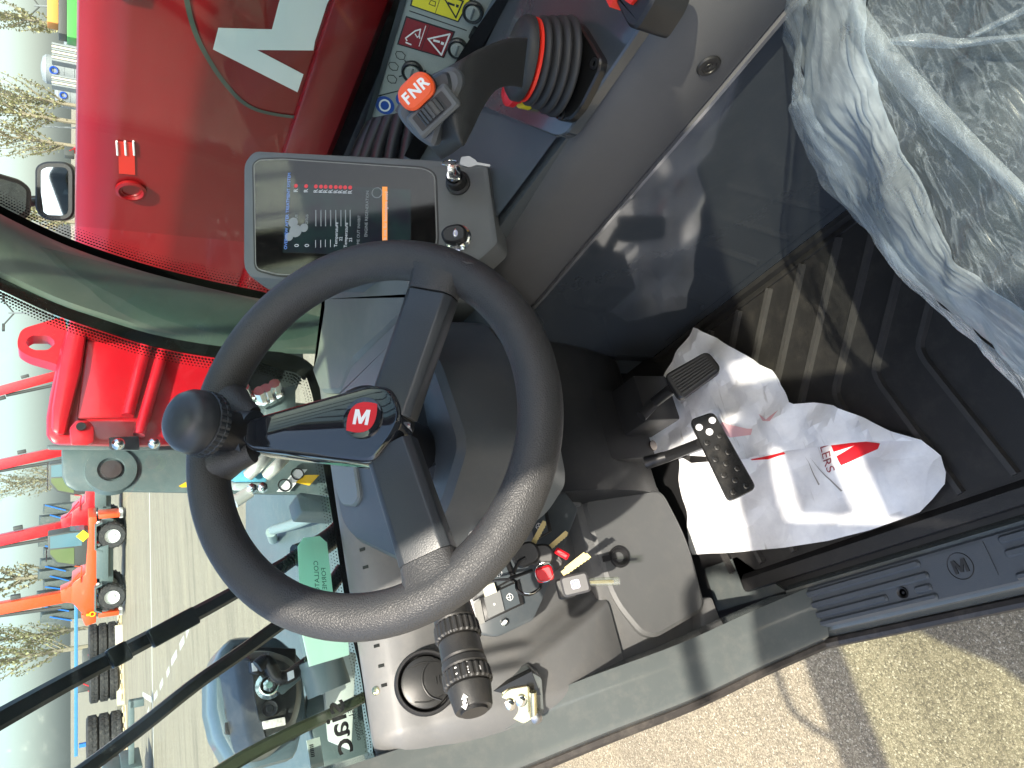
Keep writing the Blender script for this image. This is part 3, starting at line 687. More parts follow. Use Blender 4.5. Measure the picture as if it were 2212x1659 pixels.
def trim_ring(y, z0, z1, x0=.553):
    return [(x0+.004, y, z0), (x0, y, z0+.006), (x0-.001, y, z0+(z1-z0)*.5), (x0+.002, y, z1-.028), (x0+.010, y, z1-.010), (x0+.024, y, z1), (x0+.05, y, z1+.004), (x0+.05, y, z0)]
m = MB(); m.loft([trim_ring(*p) for p in [(-.5, .44, .575), (.2, .436, .567), (.4, .424, .557), (.55, .418, .545), (.70, .412, .530), (.80, .407, .530), (.90, .405, .545), (.97, .43, .56), (1.04, .47, .575)]]); part(con, 'trim_rail', m, TRIM, angle=60)
m = MB(); m.loft([[(.5565, y, z-.003), (.5495, y, z-.003), (.5495, y, z+.002), (.5565, y, z+.002)] for y, z in [(-.5, .44), (.2, .436), (.4, .424), (.55, .418), (.70, .412), (.80, .407), (.90, .405)]]); part(con, 'trim_edge', m, mat('edge_gloss', (.12, .12, .13), .12, coat=1))
for p in [(1531, 143)]:
    q = at(*p, X=.5515); M = frame(q, (0, 1, 0), (-1, 0, 0)); m = MB(); m.lathe([(.0135, 0), (.0120, .0018), (.0085, .0020), (.0080, .0006), (.0045, .0006), (.0040, .0016), (.002, .0016), (0, .0004)], 24, M, cap=False); part(con, 'trim_screw', m, BLACK)
# sloped top sheet that falls from the rail towards the window
m = MB(); tp = [(.578, .556), (.62, .558), (.70, .556), (.78, .552), (.83, .57)]
m.grid(lambda u, v: (lambda i, t: (tp[i][0]*(1-t)+tp[i+1][0]*t, -.4+1.36*v, (tp[i][1]*(1-t)+tp[i+1][1]*t)+.012*max(0, (v-.75)/.25)-.01*max(0, (.9-v))*0))(min(int(u*4), 3), u*4-min(int(u*4), 3)), 16, 30); part(con, 'top_sheet', m, CONS, angle=60)
# glossy plate under the joystick
jp = [at(*p, Z=.562) for p in [(1004, 190), (1012, 218), (1206, 297), (1228, 290), (1560, -190), (1300, -260), (1130, -60)]]
m = MB(); m.prism(round_poly([(p.x, p.y) for p in jp], .012), .55, .5645, None, inset=.002, iz=.002); part(con, 'joystick_plate', m, mat('plate_gloss', (.05, .058, .066), .13, coat=.6, dust=.05))

# ================================================================ monitor
DN = V((-.24, -.74, .63)).normalized(); DO = V((.6, .655, .562)); MM = frame(DO, RGT, DN)
def dl(x, y): return lp(MM, x, y, DN, DO)
mon = thing('monitor', 'portrait touchscreen monitor in a grey bezel with two keys below', 'monitor', DO)
bz = [dl(*p) for p in [(523, 350), (545, 322), (938, 342), (1054, 353), (1077, 525), (1040, 560), (960, 606), (600, 604), (522, 600)]]
bz = round_poly(bz, [.022, .02, .01, .006, .006, .02, .02, .03, .03], 4)
BEZ = mat('bezel_plastic', (.115, .125, .13), .48, grain=.3, gscale=1400, dust=.05)
m = MB(); rings = [[(p[0], p[1], -.055) for p in offset_poly(bz, .004)], [(p[0], p[1], -.012) for p in bz], [(p[0], p[1], -.003) for p in offset_poly(bz, -.002)], [(p[0], p[1], 0) for p in offset_poly(bz, -.007)]]
m.loft(rings, MM); part(mon, 'bezel', m, BEZ)
scp = [dl(*p) for p in [(551, 356), (562, 348), (610, 346), (915, 366), (938, 378), (943, 520), (920, 604), (900, 603), (600, 592), (555, 580)]]
scp = round_poly(scp, .008, 3)
m = MB(); m.prism(offset_poly(scp, .004), -.001, .0008, MM); part(mon, 'screen_gasket', m, BLKP, smooth=False)
m = MB(); m.prism(offset_poly(scp, .0015), .0004, .0016, MM); part(mon, 'screen_edge', m, mat('edge_grey', (.22, .22, .21), .3), smooth=False)
m = MB(); m.prism(scp, .0008, .0022, MM); SCR = part(mon, 'screen', m, mat('screen_glass', (.006, .006, .006), .05, spec=.6, dust=.05, vscale=12), smooth=False)
def lcd():
    mt, nt, b = nodes('lcd_background'); b.inputs['Base Color'].default_value = (.01, .01, .014, 1); b.inputs['Roughness'].default_value = .06
    n = tex(nt, 'Noise', 22, Detail=3); r = ramp(nt, n.outputs[0], [(.35, (.018, .022, .034)), (.6, (.025, .075, .065)), (.8, (.05, .06, .085))])
    nt.links.new(r.outputs[0], b.inputs['Emission Color']); b.inputs['Emission Strength'].default_value = .12; return mt
lc = [dl(*p) for p in [(613, 397), (888, 411), (888, 556), (613, 546)]]
m = MB(); m.prism(lc, .0022, .0026, MM); LC = part(mon, 'lcd', m, lcd(), smooth=False)
def ink(name, c, e): return mat(name, c, .4, emit=(c, e))
I_W = ink('lcd_white', (.45, .47, .5), .08); I_B = ink('lcd_blue', (.10, .22, .6), .1); I_O = ink('lcd_orange', (.85, .28, .05), .18); I_R = ink('lcd_red', (.5, .03, .04), .15); I_G = ink('lcd_grey', (.2, .22, .23), .06)
def dtext(s, x, y, size, im, align='LEFT', name='screen_text'):
    q = dl(x, y); part(mon, name, text_mb(s, size, MM @ Matrix.Translation((*q, .0028)), .0001, align), im, smooth=False)
def dbar(x0, y0, x1, y1, im, name='screen_bar', z=.0028):
    a = [dl(*p) for p in ((x0, y0), (x1, y0), (x1, y1), (x0, y1))]; mb = MB(); mb.prism(a, .0026, z, MM); part(mon, name, mb, im, smooth=False)
dtext('OVERVIEW AFTER TREATMENT SYSTEM', 619, 540, .0062, I_B)
dbar(827, 405, 838, 553, I_O)
dtext('is not for homolgate used', 832.5, 520, .0065, I_W, name='screen_text')
for x, h in ((641, .008), (663, .008), (684, 0), (695, 0), (705, 0), (716, 0), (727, 0), (737, 0), (747, 0), (758, 0)):
    dtext('R', x, 417+ (x-641)*.03, .0085, I_W); q = dl(x, 403+(x-641)*.03); mb = MB(); mb.lathe([(.0028, .0026), (.0028, .0028)], 12, MM @ Matrix.Translation((*q, 0))); part(mon, 'red_dot', mb, I_R, smooth=False)
for x in (643, 665): dtext('0', x, 535, .009, I_W)
for x, y in ((684, 536), (695, 536), (705, 535), (716, 535)): dbar(x-1, y-16, x, y, I_W)
for x in (684, 695, 705, 716, 727, 738, 748, 758): dbar(x-1, 455, x+1, 490, I_G)
for x in (640, 663): dtext('Status', x, 492, .0075, I_G)
dtext('Temperature', 727, 535, .0065, I_W); dtext('Temperature', 748, 536, .0065, I_W); dtext('22', 738, 522, .006, I_W); dtext('23', 759, 524, .006, I_W)
dtext('TIME OUT INHIBIT', 775, 536, .0055, I_G); dtext('ENGINE REGENERATION', 792, 513, .0058, I_G)
q = dl(816, 418); mb = MB(); mb.torus(.007, .0007, 28, 5, MM @ Matrix.Translation((*q, .0027))); part(mon, 'screen_icon', mb, I_G)
q = dl(640, 500)
for dx, dy, r in ((0, 0, .009), (.012, .004, .007), (.004, -.012, .006), (-.008, .009, .006)):
    mb = MB(); mb.lathe([(r, .0026), (r*.8, .0028), (0, .00285)], 16, MM @ Matrix.Translation((q[0]+dx, q[1]+dy, 0)), cap=False); part(mon, 'engine_icon', mb, I_G, smooth=False)
# lock with a chrome key, and a second ignition lock with a black headed key
def cyl(x, y, prof_, name, mt, tilt=(0, 0, 0)):
    q = dl(x, y); M = MM @ Matrix.Translation((*q, 0)) @ Matrix.Rotation(radians(tilt[0]), 4, 'X'); mb = MB(); mb.lathe(prof_, 28, M, cap=False); return part(mon, name, mb, mt), M
k1, KM3 = cyl(990, 396, [(.0165, 0), (.0165, .004), (.013, .006), (.012, .022), (.010, .024)], 'lock_collar', BLACK)
mb = MB(); mb.lathe([(.009, .022), (.009, .030), (.004, .0305), (.004, .027), (0, .027)], 22, KM3, cap=False); part(mon, 'lock_barrel', mb, CHROME)
mb = MB(); mb.box((0, .014, .036), (.020, .017, .0022), KM3 @ Matrix.Rotation(radians(25), 4, 'X')); part(mon, 'chrome_key', mb, CHROME, bevel=.0008)
mb = MB(); mb.torus(.010, .0007, 28, 6, KM3 @ Matrix.Translation((.010, .002, .045)) @ Matrix.Rotation(radians(50), 4, 'Y')); part(mon, 'key_ring', mb, CHROME)
mb = MB(); M = KM3 @ Matrix.Translation((.010, -.022, .044)) @ Matrix.Rotation(radians(-12), 4, 'Z'); mb.prism(round_poly([(-.005, .010), (.005, .010), (.008, .0), (.004, -.010), (.0015, -.012), (.0015, -.03), (-.0015, -.03), (-.002, -.012), (-.007, -.004)], .002), -.0011, .0011, M); part(mon, 'spare_key', mb, mat('dark_steel', (.28, .28, .28), .35, metal=1))
k2, KM4 = cyl(990, 515, [(.018, 0), (.018, .003), (.014, .005), (.012, .007), (.011, .003), (0, .003)], 'ignition_collar', CHROME)
mb = MB(); mb.prism(round_poly([(-.011, -.013), (-.013, .004), (-.008, .017), (.006, .019), (.013, .010), (.013, -.008), (.004, -.016)], .006), .010, .022, KM4 @ Matrix.Rotation(radians(10), 4, 'Z'), inset=.003, iz=.003); part(mon, 'key_head', mb, BLACK)
mb = MB(); mb.prism([(.0048*cos(2*pi*k/20), .0032*sin(2*pi*k/20)) for k in range(20)], .022, .0224, KM4 @ Matrix.Translation((0, -.001, 0))); part(mon, 'key_badge', mb, mat('pale_badge', (.5, .5, .66), .3), smooth=False)
mb = MB(); mb.torus(.015, .0011, 30, 6, KM4 @ Matrix.Translation((0, -.004, .008)) @ Matrix.Rotation(radians(75), 4, 'X')); part(mon, 'key_ring', mb, CHROME)

# ================================================================ joystick
JB = at(1232, 150, Z=.566); joy = thing('joystick', 'black joystick with ribbed boot, red ring and orange direction switch', 'joystick', JB)
JBL = mat('joystick_rubber', (.024, .026, .027), .5, leather=.18, lscale=700)
bp = [at(*p, Z=.5665) for p in [(1226, 44), (1262, 52), (1310, 132), (1306, 155), (1266, 234), (1238, 266), (1212, 262), (1160, 190), (1170, 100)]]
mb = MB(); mb.prism(round_poly([(p.x, p.y) for p in bp], .01), .564, .574, None, inset=.002, iz=.002); JP_ = part(joy, 'base_plate', mb, mat('joy_base', (.012, .012, .012), .25))
for p in [(1283, 137), (1212, 246), (1234, 62)]:
    q = at(*p, Z=.575); mb = MB(); mb.lathe([(.006, 0), (.006, .003), (.0035, .003), (.003, .001), (0, .001)], 16, Matrix.Translation((q.x, q.y, .573)), cap=False); part(joy, 'base_screw', mb, BLACK)
jax = V((.14, .16, 1)).normalized(); JL = .062; JM = frame((JB.x, JB.y, .574), (1, 0, 0), jax)
pr_ = []; nb = 4
for k in range(nb):
    z = JL*.66*k/nb; r = .0535-.009*k/nb; h = JL*.66/nb
    pr_ += [(r-.006, z), (r, z+h*.3), (r, z+h*.6), (r-.006, z+h*.92)]
mb = MB(); mb.lathe(pr_, 40, JM); part(joy, 'boot', mb, mat('boot_rubber', (.026, .027, .029), .52, grain=.2), angle=80)
mb = MB(); mb.lathe([(.040, JL*.655), (.0435, JL*.67), (.0435, JL*.72), (.040, JL*.735)], 40, JM); part(joy, 'red_ring', mb, REDR)
mb = MB(); mb.lathe([(.040, JL*.735), (.0445, JL*.77), (.0445, JL*.88), (.040, JL*.95), (.026, JL*.99)], 40, JM); part(joy, 'collar', mb, JBL, angle=60)
E1 = [(856, 241), (880, 205), (925, 168), (965, 146), (1000, 126), (1034, 106), (1072, 92), (1108, 84), (1140, 84)]
E2 = [(937, 327), (962, 316), (988, 306), (1002, 311), (1018, 286), (1042, 236), (1070, 196), (1100, 186), (1128, 190)]
ZZ = [.800, .806, .808, .803, .793, .775, .745, .712, .680]
rings = []
for a, b, z in zip(arc([V((*p, 0)) for p in E1], 3), arc([V((*p, 0)) for p in E2], 3), arc([V((z, 0, 0)) for z in ZZ], 3)):
    A = at(a.x, a.y, Z=z.x); B = at(b.x, b.y, Z=z.x-.012); c = (A+B)/2; w = (B-A)/2; d = (c-EYE).normalized(); d = (d-w*(d.dot(w)/w.length_squared)).normalized(); t = min(.030, w.length*.95)
    rings.append([tuple(c+w*cos(q)+d*(t*(.35 if sin(q) < 0 else 1.0)*sin(q))) for q in (2*pi*k/24 for k in range(24))])
mb = MB(); mb.loft(rings); part(joy, 'grip', mb, JBL, angle=70)
HN = (EYE-at(930, 225, Z=.815)).normalized(); HN = (HN+V((-.05, 0, .35))).normalized(); HO = at(930, 225, Z=.814); HM = frame(HO, RGT, HN)
def hl(x, y): return lp(HM, x, y, HN, HO)
hp = [hl(*p) for p in [(858, 242), (885, 203), (933, 166), (966, 146), (984, 145), (998, 158), (1002, 182), (983, 226), (955, 268), (940, 322), (905, 300), (876, 270)]]
mb = MB(); mb.prism(round_poly(hp, .006), -.012, .006, HM, inset=.003, iz=.003); part(joy, 'head_plate', mb, mat('joy_head', (.075, .085, .095), .42, grain=.25, gscale=1500))
hp2 = [hl(*p) for p in [(876, 226), (892, 203), (933, 170), (960, 155), (975, 158), (982, 190), (972, 225), (945, 262), (930, 285), (900, 258)]]
mb = MB(); mb.prism(round_poly(hp2, .006), .005, .0085, HM, inset=.002, iz=.002); part(joy, 'switch_field', mb, DARKP)
fa = V((*hl(893, 219), 0)); fb = V((*hl(933, 180), 0)); fc = (fa+fb)/2; fang = atan2((fb-fa).y, (fb-fa).x); fl = (fb-fa).length
FM = HM @ Matrix.Translation((fc.x, fc.y, .008)) @ Matrix.Rotation(fang, 4, 'Z')
mb = MB(); mb.prism(rrect(fl*1.50, .0205, .009), -.002, .006, FM); part(joy, 'switch_base', mb, BLACK)
mb = MB(); mb.prism(rrect(fl*1.48, .020, .009, 6), .004, .0125, FM, inset=.002, iz=.002); fs = part(joy, 'direction_switch', mb, ORANGE)
fv = {'F': -.42, 'N': 0.0, 'R': .42}
pr90 = Matrix.Rotation(0, 4, 'Z')
for s_, t in fv.items():
    part(fs, 'switch_letter', text_mb(s_, .0110, FM @ Matrix.Translation((fl*t, 0, .0128)), .0001, bold=.0004), WHITEP, smooth=False)
ra = V((*hl(962, 224), 0)); rb = V((*hl(925, 258), 0)); rc = (ra+rb)/2; rang = atan2((rb-ra).y, (rb-ra).x); RM_ = HM @ Matrix.Translation((rc.x, rc.y, .008)) @ Matrix.Rotation(rang, 4, 'Z')
mb = MB(); mb.prism(rrect(.040, .020, .003), 0, .006, RM_, inset=.002, iz=.002); rl = part(joy, 'roller_housing', mb, mat('roller_grey', (.09, .10, .105), .45))
mb = MB(); mb.prism(rrect(.030, .0125, .001), .004, .0064, RM_); part(rl, 'roller_slot', mb, BLKP, smooth=False)
mb = MB()
for k in range(9):
    a = radians(-60+120*k/8); mb.box((0, 0, 0), (.0022, .0105, .0014), RM_ @ Matrix.Translation((.0135*sin(a), 0, .0135*cos(a)-.003)) @ Matrix.Rotation(a, 4, 'Y'))
mb.tube([RM_ @ V((0, -.005, -.003)), RM_ @ V((0, .005, -.003))], .0128, 24); part(rl, 'roller', mb, mat('roller_dark', (.05, .055, .06), .5))
# red and yellow stop button half hidden by the grip
q = at(1092, 196, Z=.60); mb = MB(); M = Matrix.Translation((q.x, q.y, .565)); eb = thing('stop_button', 'small red stop button on yellow ring behind joystick grip', 'button', (q.x, q.y, .565))
mb.lathe([(.016, 0), (.016, .012), (.012, .014)], 24, M); part(eb, 'yellow_ring', mb, YELP)
mb = MB(); mb.lathe([(.011, .013), (.011, .02), (.017, .022), (.017, .03), (.012, .034), (0, .035)], 24, M, cap=False); part(eb, 'red_cap', mb, REDP)
# red topped lever at the photo edge
lv = thing('red_lever', 'black lever block with red inserts at the console edge', 'lever', at(1370, 20, Z=.56))
lq = [at(*p, Z=.60) for p in [(1310, -30), (1355, 58), (1372, 62), (1410, 0), (1430, -60)]]
mb = MB(); mb.prism(round_poly([(p.x, p.y) for p in lq], .006), .56, .60, None, inset=.003, iz=.003); part(lv, 'lever_block', mb, BLACK)
for pts in ([(1304, -14), (1319, 16), (1332, -4), (1328, -24)], [(1352, 2), (1364, 10), (1374, -2), (1366, -20)]):
    lq = [at(*p, Z=.602) for p in pts]; mb = MB(); mb.prism([(p.x, p.y) for p in lq], .59, .6035); part(lv, 'red_insert', mb, REDR, smooth=False)

# ================================================================ auxiliary control panel by the side window
CPn = V((-.9, -.12, .42)).normalized(); CPo = at(960, 120, X=.86); CM = frame(CPo, (0, -1, 0), CPn)
def cl(x, y): return lp(CM, x, y, CPn, CPo)
def c6(x, y): return (768+x*.1736, y*.1736)
aux = thing('control_panel', 'grey control panel with knobs and warning stickers outside the window', 'control panel', CPo)
cpp = [cl(*p) for p in [(884, -25), (803, 254), (870, 242), (1000, 150), (1030, 95), (1118, -25)]]
mb = MB(); mb.prism(round_poly(cpp, .004), -.02, 0, CM); part(aux, 'face_plate', mb, mat('aux_panel', (.30, .31, .30), .35, var=.06, dust=.1))
eg = [cl(*p) for p in [(872, -25), (790, 260), (803, 254), (886, -25)]]
mb = MB(); mb.prism(eg, -.05, .004, CM); part(aux, 'top_edge', mb, BLACK)
mb = MB(); p0 = [cl(*c6(*p)) for p in [(285, 1185), (690, 1085), (690, 1097), (285, 1199)]]; mb.prism(p0, 0, .0006, CM); part(aux, 'divider_line', mb, BLKP, smooth=False)
mb = MB(); p0 = [cl(*c6(*p)) for p in [(670, 128), (1385, 375), (1383, 384), (668, 138)]]; mb.prism(p0, 0, .0006, CM); part(aux, 'divider_line', mb, BLKP, smooth=False)
def sticker(pts, mt, border=True):
    p0 = [cl(*c6(*p)) for p in pts]
    if border: mb = MB(); mb.prism(offset_poly(p0, .002), 0, .0006, CM); part(aux, 'sticker_border', mb, BLKP, smooth=False)
    mb = MB(); mb.prism(p0, .0004, .0010, CM); return part(aux, 'sticker', mb, mt, smooth=False)
DRED = mat('deep_red_print', (.22, .008, .012), .4)
sticker([(640, 218), (1218, 402), (1092, 702), (538, 540)], DRED); sticker([(735, -90), (1440, -40), (1272, 255), (700, 60)], YELP)
def line(pts, w, mt, name='print_line', z=.0012):
    L = [cl(*c6(*p)) for p in pts]; mb = MB()
    for a, b in zip(L, L[1:]):
        a = V(a); b = V(b); d = (b-a).normalized(); s_ = V((-d.y, d.x))*w/2; e = d*w*.4
        mb.prism([tuple(a+s_-e), tuple(b+s_+e), tuple(b-s_+e), tuple(a-s_-e)], z-.0002, z, CM)
    part(aux, name, mb, mt, smooth=False)
line([(905, 480), (1175, 420), (1070, 680), (905, 480)], .0022, WHITEP, 'warning_triangle'); line([(980, 500), (1040, 515)], .003, WHITEP); line([(1078, 534), (1086, 537)], .004, WHITEP)
line([(640, 500), (625, 470), (745, 380), (810, 360), (795, 430), (800, 470)], .0018, WHITEP, 'machine_pictogram'); line([(875, 320), (792, 570)], .001, WHITEP); line([(630, 525), (690, 550)], .002, WHITEP); line([(745, 420), (770, 460), (795, 440)], .0015, WHITEP)
line([(925, 312), (822, 612)], .0008, BLKP)
line([(1110, -20), (1250, 215), (1340, 10), (1150, -60)], .0022, BLKP, 'warning_triangle'); line([(1160, 35), (1225, 60)], .003, BLKP); line([(1265, 70), (1272, 72)], .004, BLKP); line([(1060, -40), (995, 155)], .0008, BLKP); line([(915, 45), (990, 75), (1000, 20), (940, 0), (915, 45)], .001, BLKP)
def knob(x, y, r):
    q = cl(*c6(x, y)); M = CM @ Matrix.Translation((*q, 0))
    mb = MB(); mb.lathe([(r, 0), (r, .006), (r*.88, .008), (r*.74, .0075), (r*.72, .003), (0, .003)], 28, M, cap=False); k = part(aux, 'rotary_knob', mb, BLKP)
    mb = MB(); mb.lathe([(r*.70, .003), (r*.66, .008), (0, .0085)], 24, M, cap=False); part(k, 'knob_cap', mb, MATS['aux_panel'])
    mb = MB(); mb.box((0, 0, .0095), (r*1.0, r*.2, .003), M @ Matrix.Rotation(.15, 4, 'Z')); part(k, 'knob_grip', mb, SHROUD, bevel=.0005)
knob(712, 885, .0165); knob(1275, 595, .0150); knob(1465, 140, .0150)
mb = MB(); q = cl(*c6(1490, 415)); mb.prism(rrect(.018, .014, .003, 3, *q), 0, .005, CM); part(aux, 'small_button', mb, BLACK)
for (x, y) in ((560, 685), (475, 820), (455, 980)):
    line([(x-60, y-20), (x-45, y-50), (x+20, y-45), (x+60, y), (x+45, y+50), (x-10, y+50), (x-45, y+25), (x-60, y-20)], .0011, BLKP, 'engine_symbol')
line([(615, 750), (638, 782)], .0018, BLKP); line([(548, 948), (582, 937)], .0018, BLKP); line([(868, 880), (852, 950), (830, 965)], .003, BLKP)
for (x, y, r) in ((365, 1310, .0150), (600, 1240, .0125)):
    q = cl(*c6(x, y)); M = CM @ Matrix.Translation((*q, 0)); mb = MB(); mb.lathe([(r, 0), (r, .0006)], 30, M); part(aux, 'blue_sign', mb, BLUEP, smooth=False)
    mb = MB(); mb.torus(r*.62, r*.10, 26, 4, M @ Matrix.Translation((0, 0, .0006)) @ Matrix.Diagonal((1, .85, .05, 1))); part(aux, 'sign_pictogram', mb, WHITEP, smooth=False)
# ================================================================ rubber floor mat
fm = thing('floor_mat', 'black ribbed rubber floor mat in the footwell', 'floor mat', (.31, .6, 0))
m = MB(); m.hexa([(.072, -.45, -.006), (.556, -.45, -.006), (.556, 1.02, -.006), (.072, 1.0, -.006)], [(.072, -.45, 0), (.556, -.45, 0), (.556, 1.02, 0), (.072, 1.0, 0)]); part(fm, 'mat_sheet', m, RUBBER, smooth=False)
RIBR = mat('rib_rubber', (.042, .041, .041), .30, grain=.4, gscale=700, dust=.05)
def ridge(mb, pts, w, h, z=0.0):
    """low trapezoid ridge along a 2D polyline"""
    P = [V(p) for p in pts]; rings = []
    for i, p in enumerate(P):
        a = (P[i]-P[i-1]).normalized() if i else None; b = (P[i+1]-P[i]).normalized() if i < len(P)-1 else None
        t = ((a or b)+(b or a)).normalized(); n = V((-t.y, t.x)); k = 1/max(.5, n.dot(V((-(a or b).y, (a or b).x))))
        e = 0 if 0 < i < len(P)-1 else 1
        rings.append([(p.x+n.x*u*k, p.y+n.y*u*k, z+v) for u, v in ((-w, -.001), (-w*.62, h), (w*.62, h), (w, -.001))])
    mb.loft(rings)
for k in range(13):
    y0 = .147+.0752*k
    xr = .532; yr = y0-(xr-.322)*.90
    if yr > .98: continue
    pts = [(.106, y0-.040), (.288, y0-.001), (.300, y0), (.312, y0-.001), (.322, y0-.007), (xr, yr)]
    m = MB(); ridge(m, pts, .0060, .0078); part(fm, 'rib', m, RIBR, angle=25)
m = MB(); m.hexa([(.546, -.45, 0), (.557, -.45, 0), (.557, 1.02, 0), (.546, 1.02, 0)], [(.549, -.45, .012), (.557, -.45, .012), (.557, 1.02, .012), (.549, 1.02, .012)]); part(fm, 'edge_lip', m, RUBBER)
m = MB(); m.hexa([(.066, -.45, 0), (.098, -.45, 0), (.098, .99, 0), (.066, .99, 0)], [(.068, -.45, .014), (.088, -.45, .014), (.088, .985, .014), (.068, .985, .014)]); part(fm, 'edge_lip', m, RUBBER)
m = MB(); ridge(m, [(.537, -.4), (.537, .98)], .003, .004); part(fm, 'edge_bead', m, RUBBER, angle=25)

# ================================================================ sill tread plate
tp_ = thing('tread_plate', 'grey plastic tread plate with ribs and embossed emblem on the sill', 'tread plate', (.01, .4, .006))
m = MB(); m.prism(round_poly([(-.024, -.3), (.045, -.3), (.045, .915), (.036, .938), (.020, .925), (.010, .918), (-.020, .908)], .006), .006, .013, None, inset=.003, iz=.003); part(tp_, 'plate', m, TREAD)
def bar(x, y0, y1, w=.0056):
    mb = MB(); mb.prism(rrect(w*2, abs(y1-y0), w*.9, 3, x, (y0+y1)/2), .012, .0175, None, inset=.0025, iz=.003); part(tp_, 'rib', mb, TREAD, angle=30)
bar(.0345, .650, .915); bar(.0165, .645, .905); bar(.0005, .72, .890); bar(-.0130, .645, .885, .0048); bar(.0005, .648, .675)
for y0 in (.535, .26, -.02):
    bar(.0345, y0-.25, y0); bar(.0165, y0-.25, y0); bar(.0005, y0-.25, y0-.03); bar(-.0130, y0-.25, y0, .0048)
for q in [(-.006, .893), (.002, .694), (.002, .30)]:
    mb = MB(); mb.lathe([(.0085, .013), (.0080, .0152), (.0055, .0135), (.005, .012), (.002, .012), (0, .0125)], 20, Matrix.Translation((*q, .001)), cap=False); part(tp_, 'plate_screw', mb, BLACK)
mb = MB(); mb.prism(rrect(.045, .085, .002, 2, .0165, .597), .0125, .0145); part(tp_, 'emblem_field', mb, TREAD)
EM = frame((.0165, .597, .0147), (0, -1, 0), (0, 0, 1)) @ Matrix.Rotation(radians(90), 4, 'Z') @ Matrix.Rotation(radians(-90), 4, 'Z')
mb = MB(); mb.torus(.0175, .0007, 40, 5, EM); part(tp_, 'emblem_ring', mb, BLACK)
part(tp_, 'emblem_letter', emblem_M(EM, .020, 0, .0012), BLACK, smooth=False)

# ================================================================ crumpled paper mat
def paper_mat():
    mt, nt, b = nodes('white_paper')
    n = tex(nt, 'Noise', 18, Detail=8, Roughness=.7); r = ramp(nt, n.outputs[0], [(.36, (.70, .71, .74)), (.6, (.80, .81, .83))])
    mp = nt.nodes.new('ShaderNodeMapping'); mp.inputs['Scale'].default_value = (10, 70, 10); mp.inputs['Rotation'].default_value = (0, 0, radians(35)); tc = nt.nodes.new('ShaderNodeTexCoord'); nt.links.new(tc.outputs['Object'], mp.inputs[0])
    n2 = nt.nodes.new('ShaderNodeTexNoise'); n2.inputs['Scale'].default_value = 1; n2.inputs['Detail'].default_value = 4; nt.links.new(mp.outputs[0], n2.inputs[0])
    r2 = ramp(nt, n2.outputs[0], [(.66, (1, 1, 1)), (.74, (.62, .60, .58))])
    mx = nt.nodes.new('ShaderNodeMixRGB'); mx.blend_type = 'MULTIPLY'; mx.inputs[0].default_value = .9; nt.links.new(r.outputs[0], mx.inputs[1]); nt.links.new(r2.outputs[0], mx.inputs[2])
    nt.links.new(mx.outputs[0], b.inputs['Base Color']); b.inputs['Roughness'].default_value = .6
    n3 = tex(nt, 'Voronoi', 16); n3.feature = 'DISTANCE_TO_EDGE'; r3 = ramp(nt, n3.outputs[0], [(0, (0, 0, 0)), (.12, (1, 1, 1))]); bp_ = bump(nt, b, r3.outputs[0], .16, .003)
    n4 = tex(nt, 'Noise', 40, Detail=6); bump(nt, b, n4.outputs[0], .35, .003, bp_); return mt
PAPER = paper_mat()
pm = thing('paper_mat', 'crumpled white paper mat with red print under the pedals', 'paper mat', (.28, .8, .005))
def fold(x, y, s=0):
    z = 0
    for a, k, h, ph in ((.5, 26, .0062, .3), (1.9, 34, .0052, 1.1), (2.6, 21, .0062, 2.0), (.1, 47, .0028, .7)):
        t = (x*cos(a)+y*sin(a))*k+ph+s; t = abs((t % 2)-1); z += h*t
    return z+.004*mnoise.noise(V((x*9, y*9, s)))
def inside(p, poly):
    c = False; n = len(poly)
    for i in range(n):
        a, b = poly[i], poly[i-1]
        if (a[1] > p[1]) != (b[1] > p[1]) and p[0] < (b[0]-a[0])*(p[1]-a[1])/(b[1]-a[1])+a[0]: c = not c
    return c
def sheet(poly, zf, step=.012, thick=.0006):
    """triangulated sheet following zf inside an outline"""
    bm = bmesh.new(); poly = [V(p) for p in poly]; ring = []
    for i, p in enumerate(poly):
        q = poly[(i+1) % len(poly)]; n = max(1, int((q-p).length/step))
        for k in range(n): ring.append(p.lerp(q, k/n))
    vs = [bm.verts.new((p.x, p.y, 0)) for p in ring]; bm.faces.new(vs)
    xs = [p.x for p in ring]; ys = [p.y for p in ring]
    x = min(xs)+step
    while x < max(xs):
        bmesh.ops.bisect_plane(bm, geom=bm.verts[:]+bm.edges[:]+bm.faces[:], plane_co=(x, 0, 0), plane_no=(1, 0, 0)); x += step
    y = min(ys)+step
    while y < max(ys):
        bmesh.ops.bisect_plane(bm, geom=bm.verts[:]+bm.edges[:]+bm.faces[:], plane_co=(0, y, 0), plane_no=(0, 1, 0)); y += step
    bmesh.ops.triangulate(bm, faces=bm.faces[:])
    mb = MB(); idx = {v: i for i, v in enumerate(bm.verts)}
    mb.v = [(v.co.x, v.co.y, zf(v.co.x, v.co.y)) for v in bm.verts]; mb.f = [tuple(idx[v] for v in f.verts) for f in bm.faces]; bm.free(); return mb
def fl_(x, y): q = at(x, y, Z=.012); return (q.x, q.y)
low = [fl_(*p) for p in [(1463, 985), (1497, 1000), (1620, 990), (1730, 945), (1850, 910), (1992, 950), (2030, 985), (2046, 1020), (2046, 1045), (1990, 1106), (1880, 1145), (1790, 1168), (1700, 1182), (1600, 1192), (1496, 1198)]]
zlow = lambda x, y: .007+fold(x, y)*.7
zup = lambda x, y: .030+fold(x, y, 3.3)*1.1+.010*max(0, min(1, (x-.25)/.2))
P1 = part(pm, 'lower_sheet', sheet(low, zlow), PAPER, angle=14)
